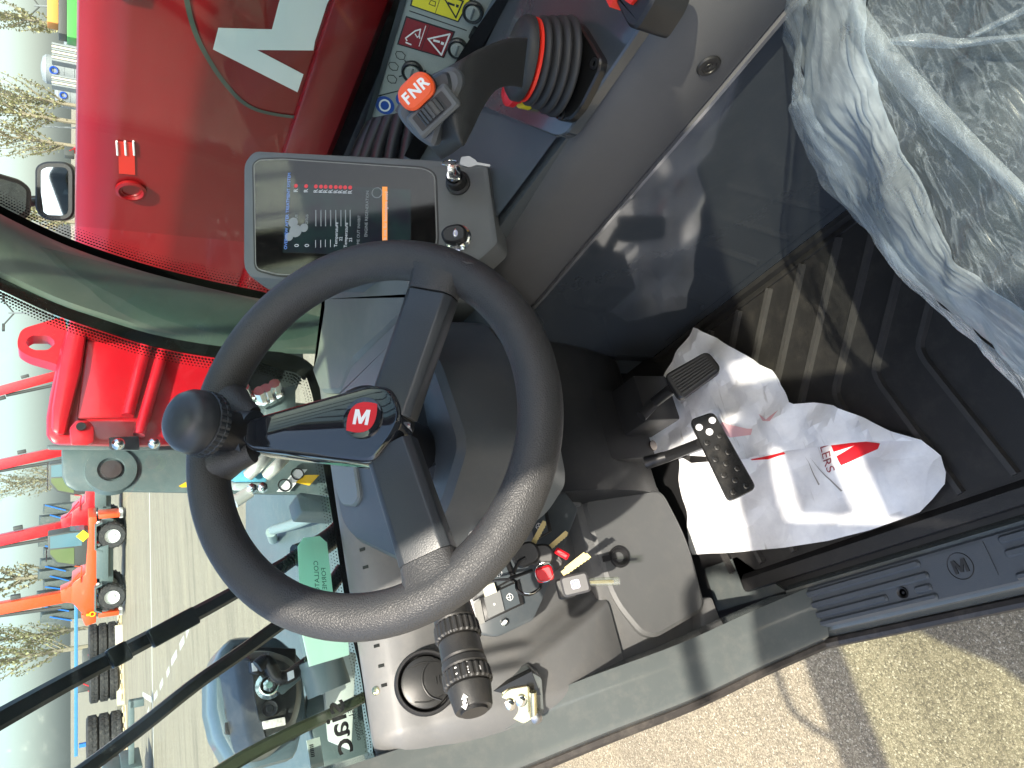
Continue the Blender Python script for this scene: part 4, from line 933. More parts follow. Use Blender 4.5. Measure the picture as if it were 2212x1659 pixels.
fp = [fl_(*p) for p in [(1412, 981), (1438, 850), (1528, 709), (1540, 712), (1625, 757), (1700, 800), (1738, 868), (1748, 872), (1782, 869), (1828, 875), (1900, 905), (1996, 951), (1958, 950), (1900, 952), (1860, 955), (1700, 975), (1630, 990), (1497, 980)]]
P2 = part(pm, 'folded_flap', sheet(fp, zup, .010), PAPER, angle=14)
def printed(parent, pts, zf, mt, name):
    mb = sheet([fl_(*p) for p in pts], lambda x, y: zf(x, y)+.0012, .008); part(parent, name, mb, mt, angle=180)
printed(P1, [(1796, 962), (1868, 953), (1900, 958), (1896, 970), (1822, 1005), (1812, 985), (1850, 962), (1804, 976)], zlow, REDP, 'red_print')
printed(P1, [(1626, 992), (1700, 976), (1704, 980), (1660, 992), (1628, 994)], zlow, REDP, 'red_print')
printed(P2, [(1575, 925), (1592, 910), (1640, 925), (1650, 925), (1648, 938), (1600, 944), (1580, 938)], zup, mat('show_through_red', (.72, .42, .44), .6), 'faint_print')
printed(P2, [(1668, 893), (1690, 905), (1712, 885), (1700, 908), (1680, 908)], zup, MATS['show_through_red'], 'faint_print')
# letters LERS of the printed word
lA = V((*fl_(1782, 966), 0)); lB = V((*fl_(1800, 1015), 0)); la = atan2((lB-lA).y, (lB-lA).x)
tm = text_mb('LERS', .022, Matrix.Translation((*((lA+lB)/2).to_2d(), 0)) @ Matrix.Rotation(la, 4, 'Z'), 0)
tm.v = [(x, y, zlow(x, y)+.0016) for x, y, z in tm.v]; part(P1, 'printed_word', tm, mat('maroon_print', (.28, .05, .07), .5), smooth=False)
# scuffs left by shoes
for pts in ([(1740, 985), (1770, 1048), (1773, 1046)], [(1750, 988), (1816, 1062), (1820, 1060)]):
    printed(P1, pts, zlow, mat('scuff', (.30, .29, .28), .7) if 'scuff' not in MATS else MATS['scuff'], 'scuff_mark')

# ================================================================ pedals
ac = thing('accelerator_pedal', 'black ribbed accelerator pedal beside the console', 'pedal', (.45, .88, .0))
AN = V((0, -.75, .66)).normalized(); AO = at(1495, 810, Z=.16); AM = frame(AO, RGT, AN)
def al_(x, y): return lp(AM, x, y, AN, AO)
pp_ = [al_(*p) for p in [(1433, 812), (1528, 758), (1560, 798), (1468, 866)]]
mb = MB(); mb.prism(round_poly(pp_, .012), -.012, .004, AM, inset=.003, iz=.003); part(ac, 'pedal_pad', mb, BLACK)
a, b, c, d = [V(p) for p in pp_]
for k in range(8):
    t = .12+.76*k/7; p0 = a.lerp(d, t); p1 = b.lerp(c, t); dd = (p1-p0); p0 = p0+dd*.1; p1 = p1-dd*.1
    mb = MB(); mb.tube([AM @ V((*p0, .004)), AM @ V((*p1, .004))], .0024, 6); part(ac, 'grip_rib', mb, mat('pedal_rubber', (.035, .035, .036), .5) if 'pedal_rubber' not in MATS else MATS['pedal_rubber'])
mb = MB(); mb.tube([AM @ V((*al_(1452, 835), -.008)), at(1415, 868, Z=.17), at(1385, 900, Z=.20)], .010, 10); part(ac, 'pedal_arm', mb, BLACK)
mb = MB(); q = at(1388, 880, Z=.14); mb.box(q, (.09, .09, .08)); mb.box(q+V((-.02, .05, .05)), (.14, .05, .14)); part(ac, 'pedal_mount', mb, BLACK, bevel=.006)
mb = MB(); mb.tube([at(1400, 905, Z=.10), at(1405, 925, Z=.09), at(1385, 950, Z=.10), at(1375, 930, Z=.14)], .006, 8); part(ac, 'cable', mb, BLACK)
bk = thing('brake_pedal', 'black metal brake pedal with round grip studs', 'pedal', (.27, .85, .0))
BN = V((0, -.80, .60)).normalized(); BO = at(1563, 985, Z=.15); BM2 = frame(BO, RGT, BN)
def bl_(x, y): return lp(BM2, x, y, BN, BO)
pp_ = [bl_(*p) for p in [(1489, 908), (1541, 890), (1634, 1055), (1574, 1085)]]
mb = MB(); mb.prism(round_poly(pp_, .010), -.006, .004, BM2, inset=.0015, iz=.0015); part(bk, 'pedal_plate', mb, mat('pedal_steel', (.018, .018, .018), .2, dust=.15))
def c5(x, y): return (1474.7+x/3, 553+y/3)
for i, p in enumerate([(190, 1070), (105, 1115), (172, 1145), (238, 1170), (155, 1215), (222, 1245), (293, 1277), (210, 1322), (280, 1350), (352, 1382), (265, 1425), (337, 1458), (410, 1495), (325, 1535)]):
    q = bl_(*c5(*p)); mb = MB(); M = BM2 @ Matrix.Translation((*q, .004)); r = .0058
    if i < 3: mb.lathe([(r, -.001), (r, .0006)], 14, M); part(bk, 'plate_hole', mb, PAPER, smooth=False)
    else: mb.lathe([(r, 0), (r*.9, .003), (r*.55, .0034), (r*.45, .001), (0, .001)], 16, M, cap=False); part(bk, 'grip_stud', mb, MATS['pedal_steel'])
mb = MB(); mb.tube([BM2 @ V((*bl_(1515, 955), -.006)), at(1445, 985, Z=.145), at(1395, 1000, Z=.17)], [.009, .010, .012], 10); part(bk, 'pedal_arm', mb, BLACK)
mb = MB(); mb.tube([at(1370, 975, Z=.13), at(1412, 962, Z=.12)], .010, 12); part(bk, 'push_rod', mb, mat('rod_metal', (.25, .22, .2), .25, metal=1))
# firewall in the dark beyond the pedals
mb = MB(); mb.box((.30, 1.19, .25), (.70, .02, .66)); fw = solo('firewall', None, None, mb, GLOSS, kind='structure', smooth=False); fw['label'] = 'dark firewall beyond the pedals'

# ================================================================ seat and its plastic cover
se = thing('operator_seat', 'dark operator seat wrapped in clear plastic, partly in view', 'seat', (.40, 0, .0))
SEAT = mat('seat_fabric', (.022, .03, .036), .75, grain=.8, gscale=500, var=.25, vscale=20)
def seat_ring(y, zt, x0, x1, zb=.30):
    return [(x0, y, zb), (x0-.012, y, zb+.05), (x0, y, zt-.03), (x0+.035, y, zt), (x1-.035, y, zt), (x1, y, zt-.03), (x1+.012, y, zb+.05), (x1, y, zb)]
mb = MB(); mb.loft([seat_ring(-.30, .46, .15, .66), seat_ring(0, .45, .14, .66), seat_ring(.16, .455, .15, .655), seat_ring(.235, .44, .17, .64, .32), seat_ring(.262, .40, .19, .62, .34)]); part(se, 'cushion', mb, SEAT, angle=70)
mb = MB(); mb.loft([[(x, y+(z-.4)*-.18, z) for x, y in ((.18, -.30), (.64, -.30), (.66, -.36), (.62, -.42), (.20, -.42), (.16, -.36))] for z in (.36, .5, .8, 1.05)]); part(se, 'backrest', mb, SEAT, angle=60)
mb = MB(); mb.box((.40, -.08, .16), (.34, .42, .30)); part(se, 'seat_base', mb, BLACK, bevel=.02)
def film(name, lo, hi, streak, rot=28):
    mt, nt, b = nodes(name); nt.nodes.remove(b); out = nt.nodes['Material Output']
    def aniso(sx, sy, sc_, r_, det=5, dist=.8):
        mp = nt.nodes.new('ShaderNodeMapping'); mp.inputs['Scale'].default_value = (sx, sy, sx); mp.inputs['Rotation'].default_value = (0, 0, radians(r_)); tc = nt.nodes.new('ShaderNodeTexCoord'); nt.links.new(tc.outputs['Object'], mp.inputs[0])
        n = nt.nodes.new('ShaderNodeTexNoise'); n.inputs['Scale'].default_value = sc_; n.inputs['Detail'].default_value = det; n.inputs['Roughness'].default_value = .62; n.inputs['Distortion'].default_value = dist; nt.links.new(mp.outputs[0], n.inputs[0]); return n
    n = aniso(5, 26, 2.6, rot, 3, .8); n1 = aniso(5, 20, 3.0, rot+35, 3, 1.2)
    bp_ = nt.nodes.new('ShaderNodeBump'); bp_.inputs['Strength'].default_value = 1.0; bp_.inputs['Distance'].default_value = .0035; nt.links.new(n.outputs[0], bp_.inputs['Height'])
    g = nt.nodes.new('ShaderNodeBsdfGlossy'); g.inputs['Roughness'].default_value = .22; g.inputs[0].default_value = (.95, 1, 1, 1); nt.links.new(bp_.outputs[0], g.inputs['Normal'])
    d = nt.nodes.new('ShaderNodeBsdfDiffuse'); d.inputs[0].default_value = (.70, .80, .88, 1); tl = nt.nodes.new('ShaderNodeBsdfTranslucent'); tl.inputs[0].default_value = (.72, .80, .84, 1)
    dm = nt.nodes.new('ShaderNodeMixShader'); dm.inputs[0].default_value = .4; nt.links.new(d.outputs[0], dm.inputs[1]); nt.links.new(tl.outputs[0], dm.inputs[2])
    t = nt.nodes.new('ShaderNodeBsdfTransparent'); t.inputs[0].default_value = (.94, .97, .98, 1)
    lw = nt.nodes.new('ShaderNodeLayerWeight'); lw.inputs[0].default_value = .3; nt.links.new(bp_.outputs[0], lw.inputs['Normal'])
    r = ramp(nt, lw.outputs['Facing'], [(.2, (.04,)*3), (.85, (.7,)*3)])
    m1 = nt.nodes.new('ShaderNodeMixShader'); nt.links.new(r.outputs[0], m1.inputs[0]); nt.links.new(t.outputs[0], m1.inputs[1]); nt.links.new(g.outputs[0], m1.inputs[2])
    # cloudiness, and thin white streaks for scattering creases and their painted sky highlights
    n2 = tex(nt, 'Noise', 11, Detail=5); r2 = ramp(nt, n2.outputs[0], [(.34, (lo,)*3), (.68, (hi,)*3)])
    r3 = ramp(nt, n.outputs[0], [(.44, (0, 0, 0)), (.492, (streak,)*3), (.505, (0, 0, 0)), (.60, (0, 0, 0)), (.64, (streak*.8,)*3), (.66, (0, 0, 0))]); r4 = ramp(nt, n1.outputs[0], [(.48, (0, 0, 0)), (.50, (streak*.7,)*3), (.515, (0, 0, 0))])
    a1 = nt.nodes.new('ShaderNodeMath'); a1.operation = 'ADD'; nt.links.new(r3.outputs[0], a1.inputs[0]); nt.links.new(r4.outputs[0], a1.inputs[1])
    a2 = nt.nodes.new('ShaderNodeMath'); a2.operation = 'ADD'; a2.use_clamp = True; nt.links.new(a1.outputs[0], a2.inputs[0]); nt.links.new(r2.outputs[0], a2.inputs[1])
    m2 = nt.nodes.new('ShaderNodeMixShader'); nt.links.new(a2.outputs[0], m2.inputs[0]); nt.links.new(m1.outputs[0], m2.inputs[1]); nt.links.new(dm.outputs[0], m2.inputs[2])
    nt.links.new(m2.outputs[0], out.inputs[0]); return mt
FILM = film('clear_film', .035, .14, .15, 115); MILK = film('milky_film', .24, .52, .05, 60); RIBB = film('ribbon_film', .14, .30, .08, 20)
cv = thing('seat_cover', 'crinkled clear plastic cover draped over the seat front', 'plastic cover', (.40, .2, .30))
ED = [(1560, -260), (1640, -120), (1682, -20), (1688, 30), (1708, 130), (1716, 200), (1714, 232), (1760, 300), (1800, 380), (1835, 455), (1900, 560), (2000, 645), (2100, 722), (2212, 822), (2330, 930)]
IN = [(1740, -260), (1810, -120), (1862, -20), (1872, 30), (1885, 130), (1898, 200), (1915, 260), (1945, 330), (1975, 400), (2005, 470), (2055, 550), (2120, 600), (2210, 660), (2300, 760), (2400, 860)]
def dcurve(pts, u):
    P = dcurve.c.setdefault(id(pts), arc([V((*p, 0)) for p in pts], 6)); i = u*(len(P)-1); k = min(int(i), len(P)-2); return P[k].lerp(P[k+1], i-k)
dcurve.c = {}
def wob(p, w): return mnoise.noise(V((p.x*13, p.y*13, p.z*9)))*w+mnoise.noise(V((p.x*40+p.y*22, p.y*12, 3)))*w*.5
def film_pt(u, v):
    e = dcurve(IN, u); p0 = at(e.x, e.y, Z=.478); back = V((.40+(p0.x-.40)*.95, -.32, .475)); p = p0.lerp(back, v) if v > 0 else p0
    n = wob(p, .009)+abs(mnoise.noise(V((p.x*8-p.y*9, p.y*6+p.x*5, 7))))*.012
    return tuple(p+V((n*.3, n*.5, n)))
mb = MB(); mb.grid(film_pt, 130, 70); part(cv, 'cover_film', mb, FILM, angle=180)
def skirt(u, v):
    a = dcurve(ED, u); b = dcurve(IN, u); q = a.lerp(b, v); z = .395+.083*sin(min(1, v*1.25)*pi/2)+.004; p = at(q.x, q.y, Z=z)
    n = wob(p, .006)+.005*sin(v*9+u*14)*(1-v)+.004*abs(mnoise.noise(V((u*9, v*22, 1))))
    return tuple(p+V((n*.4, n*.8, n)))
mb = MB(); mb.grid(skirt, 150, 34); part(cv, 'front_skirt', mb, MILK, angle=180)
mb = MB(); mb.grid(lambda u, v: tuple(V(skirt(u, .04+.32*v+.05*sin(u*20)))+V((0, .006, .006+.004*sin(v*pi)))), 120, 10); part(cv, 'hem_fold', mb, RIBB, angle=180)
def ribbon(A, B, zo, name='loose_fold'):
    mb = MB(); mb.grid(lambda u, v: (lambda a, b: tuple(at(a.lerp(b, v).x, a.lerp(b, v).y, Z=.492+zo+.006*sin(v*pi)+.003*sin(u*17))))(dcurve(A, u), dcurve(B, u)), 50, 6); part(cv, name, mb, RIBB, angle=180)
RA = [(1850, -40), (1871, 13), (1930, 95), (2004, 179), (2100, 285), (2212, 397), (2330, 510)]; RB = [(1830, 20), (1850, 70), (1888, 132), (1945, 200), (2010, 268), (2100, 345), (2212, 445), (2330, 560)]
HA = [(1920, 84), (1965, 74), (2010, 72), (2060, 82), (2120, 80), (2212, 72), (2320, 60)]; HB = [(1925, 96), (1965, 100), (2010, 104), (2070, 104), (2130, 96), (2212, 86), (2320, 76)]
GA = [(2088, 78), (2130, 55), (2170, 35), (2212, 14), (2300, -30)]; GB = [(2100, 82), (2140, 66), (2180, 46), (2212, 30), (2300, -10)]
ribbon(RA, RB, .006); ribbon(HA, HB, .012); ribbon(GA, GB, .010)

# ================================================================ striker on the door frame
lt = thing('door_striker', 'zinc plated door striker plate on the frame by the dashboard', 'striker', at(1110, 1525, Y=1.02))
TN = V((-.45, -.75, .35)).normalized(); TO = at(1110, 1525, Y=1.02); TMx = frame(TO, (0, .2, 1), TN)
def tl_(x, y): return lp(TMx, x, y, TN, TO)
q4 = [tl_(*p) for p in [(1062, 1495), (1147, 1452), (1170, 1465), (1175, 1540), (1160, 1560), (1070, 1580), (1040, 1590)]]
mb = MB(); mb.prism(round_poly(q4, .004), -.03, 0, TMx); part(lt, 'mount_block', mb, FRAME, bevel=.002)
q4 = [tl_(*p) for p in [(1065, 1492), (1148, 1450), (1168, 1500), (1100, 1500)]]
mb = MB(); mb.prism(q4, -.01, .0012, TMx); part(lt, 'recess_shade', mb, FRIT, smooth=False)  # flat black patch painting in the shadow beside the striker
q4 = [tl_(*p) for p in [(1082, 1500), (1100, 1485), (1130, 1480), (1142, 1478), (1152, 1530), (1158, 1545), (1130, 1562), (1095, 1545), (1080, 1520)]]
mb = MB(); mb.prism(round_poly(q4, .005), .0, .004, TMx, inset=.001, iz=.001); part(lt, 'striker_plate', mb, ZINC)
for p in [(1100, 1519), (1125, 1510)]:
    mb = MB(); mb.lathe([(.009, .003), (.0085, .007), (.005, .009), (0, .0092)], 18, TMx @ Matrix.Translation((*tl_(*p), 0)), cap=False); part(lt, 'bolt_head', mb, CHROME)
mb = MB(); mb.tube([TMx @ V((*tl_(1148, 1485), .012)), TMx @ V((*tl_(1150, 1540), .012))], .0055, 14); part(lt, 'striker_pin', mb, ZINC)
mb = MB(); mb.lathe([(.008, .004), (.008, .016), (.004, .018), (0, .018)], 18, TMx @ Matrix.Translation((*tl_(1155, 1540), 0)), cap=False); part(lt, 'pin_end', mb, mat('steel', (.35, .35, .36), .3, metal=1))

# ================================================================ bunch of keys hanging on the dashboard
kb_ = thing('key_bunch', 'bunch of machine keys with red tags hanging on the dashboard', 'keys', at(1180, 1240, Y=.965))
def kp(x, y, Y): return at(x, y, Y=Y)
def flat_key(p0, p1, Y0, Y1, w, mt, name, bite=True):
    a = kp(*p0, Y0); b = kp(*p1, Y1); d = (b-a); L = d.length; n = (EYE-a).normalized(); M = frame(a, d, n)
    prof_ = [(0, -w/2), (L*.12, -w/2)]; k = 0; x = L*.2
    while x < L*.92:
        prof_ += [(x, -w/2), (x+L*.04, -w/2+(w*.13 if bite else 0)), (x+L*.08, -w/2)]; x += L*.12
    prof_ += [(L, -w*.1), (L*.97, w/2), (0, w/2)]; mb = MB(); mb.prism(prof_, -.0011, .0011, M); part(kb_, name, mb, mt)
flat_key((1150, 1178), (1177, 1128), .95, .94, .008, BRASS, 'brass_key'); flat_key((1180, 1190), (1226, 1150), .95, .93, .008, BRASS, 'brass_key')
flat_key((1215, 1240), (1268, 1203), .95, .94, .009, BRASS, 'brass_key'); flat_key((1222, 1230), (1260, 1200), .957, .952, .007, BRASS, 'brass_key')
def fob(cx, cy, w, h, rot, Y, mt, name, th=.014, rr=.008):
    c = kp(cx, cy, Y); n = (EYE-c).normalized(); M = frame(c, RGT, n) @ Matrix.Rotation(rot, 4, 'Z'); mb = MB(); mb.prism(rrect(w, h, rr), -th/2, th/2, M, inset=.003, iz=.003); return part(kb_, name, mb, mt), M
KEYB = mat('key_plastic', (.02, .02, .02), .35, dust=.08)
fob(1135, 1198, .034, .042, .4, .95, KEYB, 'key_head', .016, .014); fob(1168, 1200, .034, .038, .1, .945, KEYB, 'key_head', .016, .014); fob(1196, 1212, .028, .026, .6, .96, KEYB, 'key_head', .012)
f1, M1 = fob(1243, 1262, .030, .042, .25, .93, mat('fob_grey', (.055, .055, .058), .38, dust=.05), 'square_key_head', .016, .006)
fob(1222, 1270, .030, .028, .25, .945, KEYB, 'key_head', .014, .005)
mb = MB(); mb.prism(rrect(.013, .013, .003), .008, .0085, M1); part(f1, 'head_badge', mb, mat('badge_lilac', (.5, .46, .6), .3), smooth=False); mb = MB(); mb.torus(.0042, .0006, 20, 5, M1 @ Matrix.Translation((0, 0, .0086))); part(f1, 'badge_ring', mb, BLUEP)
fob(1176, 1240, .022, .026, .3, .935, mat('red_tag', (.7, .01, .02), .4), 'red_tag', .008, .006); fob(1214, 1196, .010, .022, -.5, .93, MATS['red_tag'], 'red_tag', .004, .002)
mb = MB(); mb.tube([kp(1270, 1258, .92), kp(1338, 1255, .90)], .0062, 16, cap=False); part(kb_, 'clear_tube', mb, glass('clear_tube', (.86, .9, .84), .12, film=.15))
mb = MB(); mb.tube([kp(1270, 1258, .92), kp(1325, 1256, .904)], .0028, 6); part(kb_, 'key_blade', mb, BRASS)
def wire(pts, r, mt, name): mb = MB(); mb.tube(arc([kp(*p) for p in pts], 6), r, 6); part(kb_, name, mb, mt)
wire([(1050, 1258, .99), (1085, 1252, .97), (1112, 1255, .95), (1118, 1275, .94), (1140, 1285, .94), (1165, 1272, .94), (1168, 1262, .94)], .0024, BLACK, 'black_loop')
wire([(1108, 1240, .955), (1120, 1215, .95), (1135, 1205, .945)], .0030, BLACK, 'black_loop'); wire([(1100, 1250, .95), (1150, 1232, .945)], .0025, BLACK, 'black_loop')
wire([(1112, 1262, .945), (1125, 1278, .94), (1150, 1282, .935), (1166, 1270, .935)], .0008, CHROME, 'wire_ring')
c_ = kp(1176, 1236, .93); mb = MB(); mb.torus(.014, .0006, 30, 5, frame(c_, RGT, (EYE-c_).normalized() + V((.3, 0, .3)))); part(kb_, 'wire_ring', mb, CHROME)
# ================================================================ things on the windscreen
def wiper(name, label, pts, w, th, mt, d=.03):
    t = thing(name, label, 'wiper', wsp(*pts[len(pts)//2], d), 'wipers on the windscreen'); P = arc([wsp(*p, d) for p in pts], 6)
    mb = MB(); rings = []
    for i, p in enumerate(P):
        tt = (P[min(i+1, len(P)-1)]-P[max(i-1, 0)]).normalized(); s = tt.cross(WN).normalized(); k = i/(len(P)-1); ww = w[0]*(1-k)+w[1]*k
        rings.append([tuple(p+s*a*ww+WN*b*th) for a, b in ((-1, -.3), (-.6, -1), (.6, -1), (1, -.3), (1, 1), (-1, 1))])
    mb.loft(rings); part(t, 'wiper_arm', mb, mt, angle=30); return t
WIP = mat('wiper_black', (.012, .012, .013), .28, dust=.05)
w1 = wiper('wiper', 'long black upper wiper arm outside the windscreen', [(-60, 1588), (0, 1553), (150, 1470), (330, 1375), (480, 1295), (620, 1215)], (.0125, .0095), .009, WIP)
for p0, p1 in (((232, 1428), (275, 1405)), ((320, 1384), (420, 1330))):
    mb = MB(); a = wsp(*p0, .022); b = wsp(*p1, .022); s = (b-a).normalized().cross(WN).normalized()
    mb.loft([[tuple(q+s*u*.0125+WN*v) for u, v in ((-1, 0), (-1, -.012), (1, -.012), (1, 0))] for q in (a, b)]); part(w1, 'arm_joint', mb, WIP, bevel=.003)
mb = MB(); P = arc([wsp(*p, .03) for p in [(590, 1238), (622, 1215), (650, 1195)]], 10)
for i in range(len(P)-1):
    if i % 2 == 0: mb.tube([P[i], P[i].lerp(P[i+1], .9)], .011, 12)
mb.tube(P, .008, 10); part(w1, 'coil_spring', mb, BLACK)
mb = MB(); mb.tube(arc([wsp(*p, .03) for p in [(640, 1200), (690, 1180), (730, 1150), (760, 1110)]], 5), .018, 12); mb.tube(arc([wsp(*p, .05) for p in [(655, 1270), (700, 1280), (740, 1230)]], 5), .012, 10); part(w1, 'wiper_linkage', mb, WIP)
wiper('wiper', 'thinner black lower wiper blade crossing the windscreen', [(90, 1720), (170, 1672), (300, 1575), (420, 1480), (520, 1410), (610, 1345)], (.0085, .0095), .007, WIP)
wiper('rubber_strip', 'olive rubber strip across the lower left windscreen corner', [(430, 1700), (520, 1640), (620, 1587), (720, 1540), (795, 1502)], (.0095, .0075), .006, mat('olive_rubber', (.06, .062, .035), .25, coat=.3), .012)
def card(name, label, cat, pts, mt, d=.001, th=.0006):
    o = wsp(*pts[0], d); M = frame(o, (1, 0, 0), -WN); L = [lp(M, *p, WN, o) for p in pts]; t = thing(name, label, cat, o); mb = MB(); mb.prism(L, -th, th, M); part(t, 'card', mb, mt, smooth=False); return t, M, o
def card_mat(n, c):
    m_, nt, b = nodes(n); b.inputs['Base Color'].default_value = (*c, 1); b.inputs['Roughness'].default_value = .5; b.inputs['Transmission Weight'].default_value = .0
    out = nt.nodes['Material Output']; tl = nt.nodes.new('ShaderNodeBsdfTranslucent'); tl.inputs[0].default_value = (*c, 1); mx = nt.nodes.new('ShaderNodeMixShader'); mx.inputs[0].default_value = .65
    nt.links.new(b.outputs[0], mx.inputs[1]); nt.links.new(tl.outputs[0], mx.inputs[2]); nt.links.new(mx.outputs[0], out.inputs[0]); return m_
GC = card_mat('green_card', (.62, .97, .78)); GC2 = card_mat('pale_green_card', (.78, .97, .84))
t, M, o_ = card('green_tag', 'green tag with mirrored lettering on the windscreen', 'tag', [(643, 1180), (655, 1162), (690, 1158), (706, 1172), (720, 1290), (700, 1292), (656, 1300), (648, 1290)], GC, -.002)
for s_, p, sz in (('FORME', (700, 1250), .030), ('COLLATO', (684, 1246), .030)):
    q = lp(M, *p, WN, o_); part(t, 'mirrored_text', text_mb(s_, sz*.36, M @ Matrix.Translation((q[0], q[1], .0008)) @ Matrix.Rotation(radians(-4), 4, 'Z'), .0001, flipx=True), mat('dark_green_print', (.04, .22, .12), .5) if 'dark_green_print' not in MATS else MATS['dark_green_print'], smooth=False)
t, M, o_ = card('pale_sticker', 'pale green rectangular sticker low on the windscreen', 'sticker', [(645, 1335), (748, 1332), (754, 1415), (668, 1440)], GC2, -.002)
q = lp(M, 705, 1360, WN, o_); mb = MB(); mb.torus(.010, .0012, 24, 5, M @ Matrix.Translation((*q, .0006)) @ Matrix.Diagonal((1, .7, .4, 1))); part(t, 'sticker_mark', mb, WHITEP)
lg = thing('glass_logo', 'black maker lettering printed on the windscreen corner', 'logo', wsp(745, 1580, -.001))
LMx = frame(wsp(732, 1572, -.0015), V((1, 0, 0)), -WN); part(lg, 'logo_text', text_mb('siac', .050, LMx @ Matrix.Rotation(radians(5), 4, 'Z'), .0001, flipx=True, bold=.0006), FRIT, smooth=False)
for s_, p, sz in (('E1', (758, 1540), .011), ('43R-000000', (770, 1566), .0085), ('LAMINATED', (777, 1562), .006)):
    part(lg, 'approval_mark', text_mb(s_, sz, frame(wsp(*p, -.0015), V((1, 0, 0)), -WN) @ Matrix.Rotation(radians(5), 4, 'Z'), .0001, flipx=True), FRIT, smooth=False)
t, M, o_ = card('barcode_label', 'small white barcode label seen through the windscreen', 'label', [(662, 1600), (690, 1592), (700, 1655), (672, 1662)], mat('label_white', (.72, .70, .62), .5), .05)
for k in range(7):
    a = [lp(M, 668+k*.6+0, 1612+k*4, WN, o_), lp(M, 676+k*.6, 1610+k*4, WN, o_)]; mb = MB(); mb.prism([a[0], a[1], (a[1][0]+.0016, a[1][1]), (a[0][0]+.0016, a[0][1])], .0006, .0009, M); part(t, 'barcode_bar', mb, BLKP, smooth=False)

# ================================================================ own boom beside the cab
bo = thing('main_boom', 'glossy red telescopic boom beside the cab with large white emblem', 'boom', (1.35, .5, .5))
BX = 1.15
sec = [(BX, .60), (BX-.004, .64), (BX-.004, .96), (BX, 1.0), (BX+.03, 1.035), (BX+.42, 1.035), (BX+.46, 1.0), (BX+.46, .60), (BX+.40, .53), (BX+.06, .53)]
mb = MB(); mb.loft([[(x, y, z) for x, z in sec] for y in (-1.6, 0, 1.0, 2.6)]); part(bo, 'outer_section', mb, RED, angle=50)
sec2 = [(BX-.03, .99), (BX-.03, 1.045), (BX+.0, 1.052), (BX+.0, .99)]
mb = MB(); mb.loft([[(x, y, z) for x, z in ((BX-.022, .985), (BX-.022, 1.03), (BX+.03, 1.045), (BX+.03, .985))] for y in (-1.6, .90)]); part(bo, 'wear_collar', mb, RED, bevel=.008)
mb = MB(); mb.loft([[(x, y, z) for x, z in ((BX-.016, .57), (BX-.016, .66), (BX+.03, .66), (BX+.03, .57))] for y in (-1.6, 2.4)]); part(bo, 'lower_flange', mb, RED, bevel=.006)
q = at(283, 410, X=BX-.006); M = frame(q, (0, -1, 0), (-1, 0, 0)); mb = MB(); mb.lathe([(.030, 0), (.030, .006), (.024, .008), (.020, .003), (.018, .003), (.016, .0), (0, .0)], 32, M, cap=False); part(bo, 'pin_boss', mb, RED)
for x0 in (252, 270, 288):
    a = at(x0, 305, X=BX-.0055); b = at(x0+2, 335, X=BX-.0055); mb = MB(); mb.tube([a, b], .002, 6); part(bo, 'white_tick', mb, WHITEP)
a = [at(*p, X=BX-.0055) for p in [(255, 305), (290, 308), (292, 378), (257, 375)]]; mb = MB(); mb.add([tuple(p) for p in a], [(0, 1, 2, 3)]); part(bo, 'red_decal', mb, REDR, smooth=False)
def c1(x, y): return (x/3, y/3)
Mv = [(1415, 180), (1380, 318), (1928, 596), (1966, 480), (1664, 322), (2031, 325), (2041, 266), (1768, 14)]
FMx = frame((BX-.005, .9, .75), (0, -1, 0), (-1, 0, 0)); mv = [lp(FMx, *c1(*p), (1, 0, 0), (BX-.005, 0, 0)) for p in Mv]
xc = mv[7][0]*.5+mv[6][0]*.5+.012
left = mv[:7]; inn_ = lp(FMx, *c1(1762, 190), (1, 0, 0), (BX-.005, 0, 0))
pts = [mv[0], mv[1], mv[2], mv[3], mv[4], mv[5], mv[6]]
mirror = [(2*xc-x, y) for x, y in pts]
poly = [inn_, mv[0], mv[1], mv[2], mv[3], mv[4], mv[5], mv[6]]
poly = poly+[(2*xc-x, y) for x, y in reversed(poly)]
n = len(poly); mb = MB(); mb.add([(x, y, .0) for x, y in poly]+[(x, y, .0008) for x, y in poly], [tuple(n+i for i in range(n))]+[(i, (i+1) % n, n+(i+1) % n, n+i) for i in range(n)], FMx); part(bo, 'emblem_letter', mb, mat('emblem_white', (.85, .92, .88), .25, coat=.5), smooth=False)
ol = [lp(FMx, *c1(*p), (1, 0, 0), (BX-.005, 0, 0)) for p in [(1205, -250), (1200, -100), (1210, 0), (1245, 150), (1310, 310), (1450, 530), (1600, 680), (1780, 740), (2045, 770)]]
ol2 = [lp(FMx, *c1(*p), (1, 0, 0), (BX-.005, 0, 0)) for p in [(2045, 770), (2130, 560), (2195, 360), (2250, 100), (2270, -150)]]
def strip2(L, w):
    P = arc([V((*p, 0)) for p in L], 5); mb = MB(); lo = []; hi = []
    for i, p in enumerate(P):
        t = (P[min(i+1, len(P)-1)]-P[max(i-1, 0)]).normalized(); s = V((-t.y, t.x, 0))*w; lo.append(tuple(p+s+V((0, 0, .0006)))); hi.append(tuple(p-s+V((0, 0, .0006))))
    k = len(P); mb.add(lo+hi, [(i, i+1, k+i+1, k+i) for i in range(k-1)], FMx); return mb
for L in (ol, ol2): part(bo, 'emblem_outline', strip2(L, .0042), mat('outline_green', (.05, .075, .06), .3) if 'outline_green' not in MATS else MATS['outline_green'], smooth=False)
ms = thing('machine_chassis', 'grey machine chassis below the cab floor', 'chassis', (.6, 0, -.6))
mb = MB(); mb.hexa([(.10, -1.6, -.62), (1.0, -1.6, -.62), (1.0, 1.25, -.62), (.10, 1.25, -.62)], [(.07, -1.6, -.10), (1.0, -1.6, -.10), (1.0, 1.25, -.10), (.07, 1.25, -.10)]); part(ms, 'chassis_box', mb, GREYM, bevel=.02)
